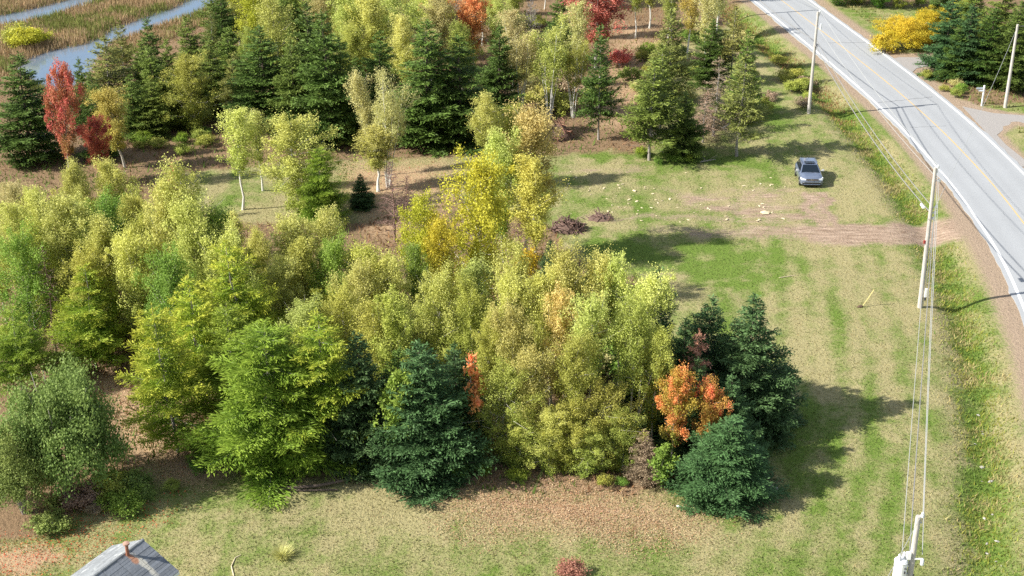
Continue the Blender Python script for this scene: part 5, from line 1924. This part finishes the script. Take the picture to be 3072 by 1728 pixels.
# greenhouse: base ring at the belt line, roof ring above
base_r = [(-.83, -1.0, 1.03), (.83, -1.0, 1.03), (.86, .3, 1.06), (.80, 2.02, 1.05), (-.80, 2.02, 1.05), (-.86, .3, 1.06)]
top_r = [(-.60, -.18, 1.58), (.60, -.18, 1.58), (.64, .6, 1.65), (.58, 1.72, 1.60), (-.58, 1.72, 1.60), (-.64, .6, 1.65)]
MB().add(base_r + top_r, [(6, 7, 8, 11), (11, 8, 9, 10)] + [(k, (k + 1) % 6, (k + 1) % 6 + 6, k + 6) for k in range(6)]).build('cabin', CPAINT, car, bevel=.03)


def panel(name, pts, mat, push, th_=.02, parent=car):
    P = [Vector(p) for p in pts]
    nrm_ = (P[1] - P[0]).cross(P[2] - P[0]).normalized()
    A = [p + nrm_ * push for p in P]
    B = [p + nrm_ * (push - th_) for p in P]
    n = len(P)
    return MB().add([tuple(v_) for v_ in A + B], [tuple(range(n)), tuple(range(2 * n - 1, n - 1, -1))] + [(i, i + n, (i + 1) % n + n, (i + 1) % n) for i in range(n)]).build(name, mat, parent)


def lerp(a, b, t):
    return tuple(a[i] + (b[i] - a[i]) * t for i in range(3))


def quad_in(a, b, c, d, u0, u1, w0, w1):
    """sub-quad of a(bottom-left) b(bottom-right) c(top-right) d(top-left)"""
    f_ = lambda u, w: lerp(lerp(a, b, u), lerp(d, c, u), w)
    return [f_(u0, w0), f_(u1, w0), f_(u1, w1), f_(u0, w1)]


B0, T0 = base_r, top_r
panel('windshield', quad_in(B0[0], B0[1], T0[1], T0[0], .05, .95, .03, .95), CGLASS, .012)
panel('rear_window', quad_in(B0[3], B0[4], T0[4], T0[3], .08, .92, .30, .92), CGLASS, .012)
for sgn, (i0, i1, i2) in ((1, (1, 2, 3)), (-1, (0, 5, 4))):
    q1 = quad_in(B0[i0], B0[i1], T0[i1], T0[i0], .10, .97, .10, .88)
    q2 = quad_in(B0[i1], B0[i2], T0[i2], T0[i1], .03, .90, .10, .88)
    for q in (q1, q2):
        panel('side_window', q if sgn > 0 else q[::-1], CGLASS, .012)
    MB().tube([(sgn * .60, .0, 1.655), (sgn * .63, .6, 1.715), (sgn * .58, 1.55, 1.675)], [.022] * 3, 8).box((sgn * .60, .02, 1.63), (.05, .08, .07)).box((sgn * .58, 1.52, 1.64), (.05, .08, .07)).build('roof_rail', CHROME, car)
    mr = MB()
    mr.tube([(sgn * .85, -.62, 1.12), (sgn * .96, -.62, 1.16)], [.03, .03], 6)
    mr.box((sgn * 1.03, -.60, 1.18), (.20, .12, .15), taper=.85)
    mr.build('mirror', plain("mirror_shell", (.60, .62, .65), .3, .3, var=.05), car, bevel=.02)
    for yy in (-1.38, 1.32):
        wo = empty('wheel', (sgn * .82, yy, .35))
        wo.parent = car
        MB().tube([(-.11, 0, 0), (-.10, 0, 0), (.10, 0, 0), (.11, 0, 0)], [.30, .35, .35, .30], 24).build('tyre', TYRE, wo)
        MB().tube([(sgn * .09, 0, 0), (sgn * .118, 0, 0)], [.235, .22], 16).build('rim', RIM, wo)
        ar = MB()
        for k in range(12):
            a0, a1 = math.pi * k / 12, math.pi * (k + 1) / 12
            p = [(sgn * .10, math.cos(a) * q, math.sin(a) * q) for a in (a0, a1) for q in (.36, .43)]
            ar.add([(p_[0], p_[1], p_[2]) for p_ in p] + [(p_[0] - sgn * .1, p_[1], p_[2]) for p_ in p], [(0, 1, 3, 2), (4, 6, 7, 5), (1, 5, 7, 3), (0, 2, 6, 4)])
        ao = ar.build('wheel_arch', CBLACK, car)
        ao.location = (sgn * .835, yy, .35)
    # headlight wraps from the nose into the wing
    hl = MB()
    P = [(sgn * .50, -2.235, .74), (sgn * .50, -2.20, .845), (sgn * .78, -2.10, .90), (sgn * .895, -1.88, .935), (sgn * .925, -1.90, .80), (sgn * .84, -2.13, .73)]
    Q = [(p[0] * .93, p[1] + .10, p[2] - .03) for p in P]
    fs = [tuple(range(6)), tuple(range(11, 5, -1))] + [(i, i + 6, (i + 1) % 6 + 6, (i + 1) % 6) for i in range(6)]
    hl.add(P + Q, fs).build('headlight', LAMPG, car)
    MB().box((sgn * .66, -2.20, .46), (.22, .06, .09)).build('fog_light', CBLACK, car)
    MB().box((sgn * .72, 2.20, .90), (.20, .10, .14)).build('tail_light', plain("tail_lamp_red", (.4, .02, .02), .2), car, bevel=.02)
MB().box((0, -2.235, .79), (1.0, .04, .13)).build('grille', CBLACK, car, bevel=.01)
MB().box((0, -2.255, .755), (1.02, .03, .018)).box((0, -2.25, .83), (1.0, .03, .012)).build('grille_bar', CHROME, car)
MB().box((0, -2.225, .49), (1.16, .05, .17)).build('lower_intake', CBLACK, car, bevel=.01)
tb = MB()
tb.tube([(-.80, -2.14, .37), (-.62, -2.24, .56), (.62, -2.24, .56), (.80, -2.14, .37)], [.022] * 4, 6)
tb.tube([(-.66, -2.23, .345), (.66, -2.23, .345)], [.025, .025], 6)
tb.build('bumper_trim', CHROME, car)
MB().box((0, -2.19, .30), (1.5, .12, .10)).build('front_skirt', CBLACK, car, bevel=.02)
em = MB()
em.tube([(.085 * math.cos(k * math.pi / 8), -2.268, .795 + .085 * math.sin(k * math.pi / 8)) for k in range(17)], [.010] * 17, 5)
em.tube([(-.055, -2.268, .85), (-.02, -2.268, .73), (0, -2.268, .79), (.02, -2.268, .73), (.055, -2.268, .85)], [.008] * 5, 5)
em.build('emblem', CHROME, car)
MB().box((0, .15, 1.678), (.80, .62, .012)).build('sunroof', CGLASS, car)
MB().box((.0, 1.35, 1.70), (.05, .16, .07), taper=.5).build('antenna_fin', CPAINT, car)
MB().tube([(-.35, -1.02, 1.075), (.25, -.98, 1.10)], [.012, .010], 5).build('wiper', CBLACK, car)
MB().tube([(.05, -1.02, 1.08), (.66, -.98, 1.09)], [.012, .010], 5).build('wiper', CBLACK, car)
MB().box((0, 0, .20), (1.5, 3.4, .08)).build('underbody', CBLACK, car)

# ================================================================== GRASS, REEDS, LEAVES (uncountable)
def tone_mat(name, trans=.3):
    m = bpy.data.materials.new(name)
    m.use_nodes = True
    N, L = m.node_tree.nodes, m.node_tree.links
    b = N["Principled BSDF"]
    at_ = N.new("ShaderNodeAttribute")
    at_.attribute_name = "tone"
    L.new(at_.outputs["Color"], b.inputs["Base Color"])
    b.inputs["Roughness"].default_value = .8
    b.inputs["Specular IOR Level"].default_value = .15
    tr = N.new("ShaderNodeBsdfTranslucent")
    L.new(at_.outputs["Color"], tr.inputs[0])
    mx = N.new("ShaderNodeMixShader")
    mx.inputs[0].default_value = trans
    L.new(b.outputs[0], mx.inputs[1])
    L.new(tr.outputs[0], mx.inputs[2])
    L.new(mx.outputs[0], N["Material Output"].inputs[0])
    return m


TONE = tone_mat("blades")


def blades(name, X, Y, h, w, tone, label, cat, spread=.5):
    n = len(X)
    r = rng
    z = ground_h(X, Y) + (fbm(X * .9, Y * .9, 3) - .5) * .10 * np.clip((np.abs(road_signed(X, Y)) - 5) / 3, 0, 1)
    a = r.uniform(0, 6.283, n)
    d = np.stack([np.cos(a), np.sin(a)], 1) * (w * .5)[:, None]
    ln = r.normal(0, spread, (n, 2)) * h[:, None]
    V = np.empty((n, 3, 3))
    V[:, 0] = np.stack([X - d[:, 0], Y - d[:, 1], z - .02], 1)
    V[:, 1] = np.stack([X + d[:, 0], Y + d[:, 1], z - .02], 1)
    V[:, 2] = np.stack([X + ln[:, 0], Y + ln[:, 1], z + h], 1)
    me = mesh_np(name, V.reshape(-1, 3), np.arange(3 * n).reshape(n, 3), col=tone)
    o = link(name, me, TONE)
    return tag(o, label, cat, kind='stuff')


def jitter(base, n, amt=.25):
    c = np.tile(np.array(base), (n, 1)) if np.ndim(base) == 1 else np.array(base)
    return np.clip(c * rng.uniform(1 - amt, 1 + amt, (n, 1)) * rng.uniform(.94, 1.06, (n, 3)), 0, 1)


# short lawn and meadow grass over the open ground
n = 230000
Yl = 52 + (128 - 52) * rng.random(n) ** 1.25
Xl = rng.uniform(-1, 1, n) * (Yl * .42 + 4)
mk = masks(Xl, Yl)
s_ = road_signed(Xl, Yl)
keep = (s_ < -5.4) & (mk['dirt'] < .45) & (mk['floor'] < .6) & (mk['litter'] < .8) & (mk['gravel'] < .4)
Xl, Yl = Xl[keep], Yl[keep]
dry = mk['dry'][keep] + rng.normal(0, .16, keep.sum())
n = len(Xl)
u_ = np.clip(dry * 1.1 - .05, 0, 1)[:, None]
tone = jitter(np.array((.150, .200, .045)) * (1 - u_) + np.array((.36, .315, .155)) * u_, n)
inshed = (np.abs((Xl - cen.x) * acr.x + (Yl - cen.y) * acr.y) < HALF) & (np.abs((Xl - cen.x) * back.x + (Yl - cen.y) * back.y) < LEN / 2)
q = ~inshed
blades('grass', Xl[q], Yl[q], rng.uniform(.03, .10, n)[q], rng.uniform(.04, .11, n)[q], tone[q], "short green and straw-coloured grass of the mown lawn and clearing", 'grass', .9)

# tall verge grass and weeds in the ditch
n = 90000
k = rng.integers(0, len(RCa), n)
off = -(7.5 + rng.normal(0, .75, n))
Pv = RCa[k] + RN[k] * off[:, None] + rng.normal(0, .4, (n, 2))
ok = (Pv[:, 1] > 52) & (Pv[:, 1] < 175)
Pv = Pv[ok]
mk = masks(Pv[:, 0], Pv[:, 1])
ok = (mk['dirt'] < .3) & (np.abs(road_signed(Pv[:, 0], Pv[:, 1])) > 5.6)
Pv = Pv[ok]
n = len(Pv)
nz = fbm(Pv[:, 0] * .6, Pv[:, 1] * .6, 4)
far = np.clip((Pv[:, 1] - 118) / 10, 0, 1)
pick = nz + rng.normal(0, .07, n)
tone = np.where((pick > .60)[:, None], jitter((.40, .34, .15), n), np.where((pick > .44)[:, None], jitter((.28, .30, .055), n), jitter((.15, .23, .045), n)))
red = (rng.random(n) < .45 * far) & (pick > .48)
tone[red] = jitter((.30, .15, .075), red.sum())
blades('verge_grass', Pv[:, 0], Pv[:, 1], rng.uniform(.08, .28, n) * (.6 + .8 * nz), rng.uniform(.04, .09, n), tone, "tall tangled grass and weeds in the ditch along the road", 'grass', .5)

# verge across the road
n = 16000
k = rng.integers(0, len(RCa), n)
Pv = RCa[k] + RN[k] * (6.6 + np.abs(rng.normal(0, 2.6, n)))[:, None]
mk = masks(Pv[:, 0], Pv[:, 1])
ok = (Pv[:, 1] > 95) & (Pv[:, 1] < 175) & (mk['gravel'] < .3)
Pv = Pv[ok]
n = len(Pv)
tone = np.where((fbm(Pv[:, 0] * .4, Pv[:, 1] * .4, 3) + rng.normal(0, .1, n) > .5)[:, None], jitter((.36, .29, .13), n), jitter((.16, .20, .045), n))
blades('far_verge_grass', Pv[:, 0], Pv[:, 1], rng.uniform(.12, .4, n), rng.uniform(.07, .14, n), tone, "dry grass of the verge across the road", 'grass', .5)

# reeds and marsh grass round the stream
n = 90000
mx0, mx1 = min(p[0] for p in MARSH) - 4, max(p[0] for p in MARSH)
my0, my1 = min(p[1] for p in MARSH), 185
Xr, Yr = rng.uniform(mx0, mx1, n), rng.uniform(my0, my1, n)
ms = poly_mask(Xr, Yr, MARSH, 4)
wt = np.maximum(poly_mask(Xr, Yr, STREAM_A, .8), poly_mask(Xr, Yr, STREAM_B, .8))
ok = (ms > .4) & (wt < .42)
Xr, Yr, wt = Xr[ok], Yr[ok], wt[ok]
nb_ = np.maximum(poly_mask(Xr, Yr, STREAM_A, 5.), poly_mask(Xr, Yr, STREAM_B, 5.))
n = len(Xr)
nz = fbm(Xr * .22, Yr * .22, 3) + rng.normal(0, .06, n)
tone = np.where((nz > .56)[:, None], jitter((.20, .22, .06), n), jitter((.40, .29, .16), n))
blades('reeds', Xr, Yr, rng.uniform(.25, .7, n) * (1 + .5 * (nb_ > .15)), rng.uniform(.06, .14, n), tone, "tan reeds and marsh grass along the stream", 'reeds', .22)

# weeds and seedlings on the woodland floor
n = 60000
Yw = rng.uniform(60, 165, n)
Xw = rng.uniform(-1, 1, n) * (Yw * .40)
mk = masks(Xw, Yw)
ok = (mk['floor'] > .5) & (mk['marsh'] < .4)
Xw, Yw = Xw[ok], Yw[ok]
n = len(Xw)
nz = fbm(Xw * .3 + 9, Yw * .3, 3) + rng.normal(0, .08, n)
tone = np.where((nz > .55)[:, None], jitter((.13, .20, .04), n), np.where((nz > .46)[:, None], jitter((.30, .24, .10), n), jitter((.26, .15, .08), n)))
blades('woodland_weeds', Xw, Yw, rng.uniform(.08, .55, n), rng.uniform(.06, .16, n), tone, "low weeds and seedlings on the woodland floor", 'weeds', .6)


# fallen leaves
def litter(name, polys, n, cols, label):
    X, Y = [], []
    for poly, share in polys:
        P = DP(*poly)
        xs, ys = [p[0] for p in P], [p[1] for p in P]
        x, y = rng.uniform(min(xs) - 4, max(xs) + 4, n * 3), rng.uniform(min(ys) - 4, max(ys) + 4, n * 3)
        m_ = poly_mask(x + (fbm(x * .4, y * .4, 3) - .5) * 5, y + (fbm(x * .4 + 30, y * .4, 3) - .5) * 5, P, 6.0) ** 2
        ok_ = rng.random(len(x)) < m_
        c = int(n * share)
        X.append(x[ok_][:c])
        Y.append(y[ok_][:c])
    X, Y = np.concatenate(X), np.concatenate(Y)
    m = len(X)
    C = np.stack([X, Y, ground_h(X, Y) + (fbm(X * .9, Y * .9, 3) - .5) * .10 + rng.uniform(.01, .07, m)], 1)
    nr = unit(np.array([0, 0, 1.0]) + rng.normal(0, .4, (m, 3)))
    sz = rng.uniform(.035, .085, m)
    Vq = leaf_quads(C, rng.normal(0, 1, (m, 3)), nr, sz, sz * .8)
    pal = np.array(cols)[rng.integers(0, len(cols), m)]
    me = mesh_np(name, Vq, np.arange(4 * m).reshape(m, 4), col=jitter(pal, m))
    return tag(link(name, me, TONE), label, 'leaves', kind='stuff')


litter('fallen_leaves', [([(1130, 1225), (1400, 1212), (1600, 1235), (1750, 1300), (1690, 1350), (1480, 1350), (1250, 1340), (1110, 1280)], .6),
                         ([(215, 870), (330, 880), (370, 1040), (480, 1120), (560, 1210), (400, 1215), (300, 1100), (240, 1000)], .4)], 52000,
       [(.50, .31, .17), (.56, .40, .24), (.42, .25, .14), (.58, .46, .30), (.40, .24, .16)], "orange-brown leaves fallen in front of the aspen grove and on the path")
litter('scarlet_leaves', [([(-40, 1375), (60, 1360), (130, 1365), (150, 1400), (60, 1440), (-40, 1460)], .8), ([(140, 1330), (380, 1270), (400, 1300), (180, 1360)], .2)], 9000,
       [(.60, .10, .045), (.66, .18, .07), (.50, .08, .05)], "scarlet leaves fallen on the grass beside the shed")
litter('path_leaves', [([(1545, 60), (1640, 60), (1620, 330), (1500, 330)], .5), ([(840, 410), (1130, 400), (1160, 470), (1050, 600), (930, 600), (860, 500)], .5)], 9000,
       [(.45, .25, .15), (.52, .34, .22), (.36, .17, .12), (.50, .12, .10)], "pinkish-brown leaves fallen on the forest path and cleared strip")
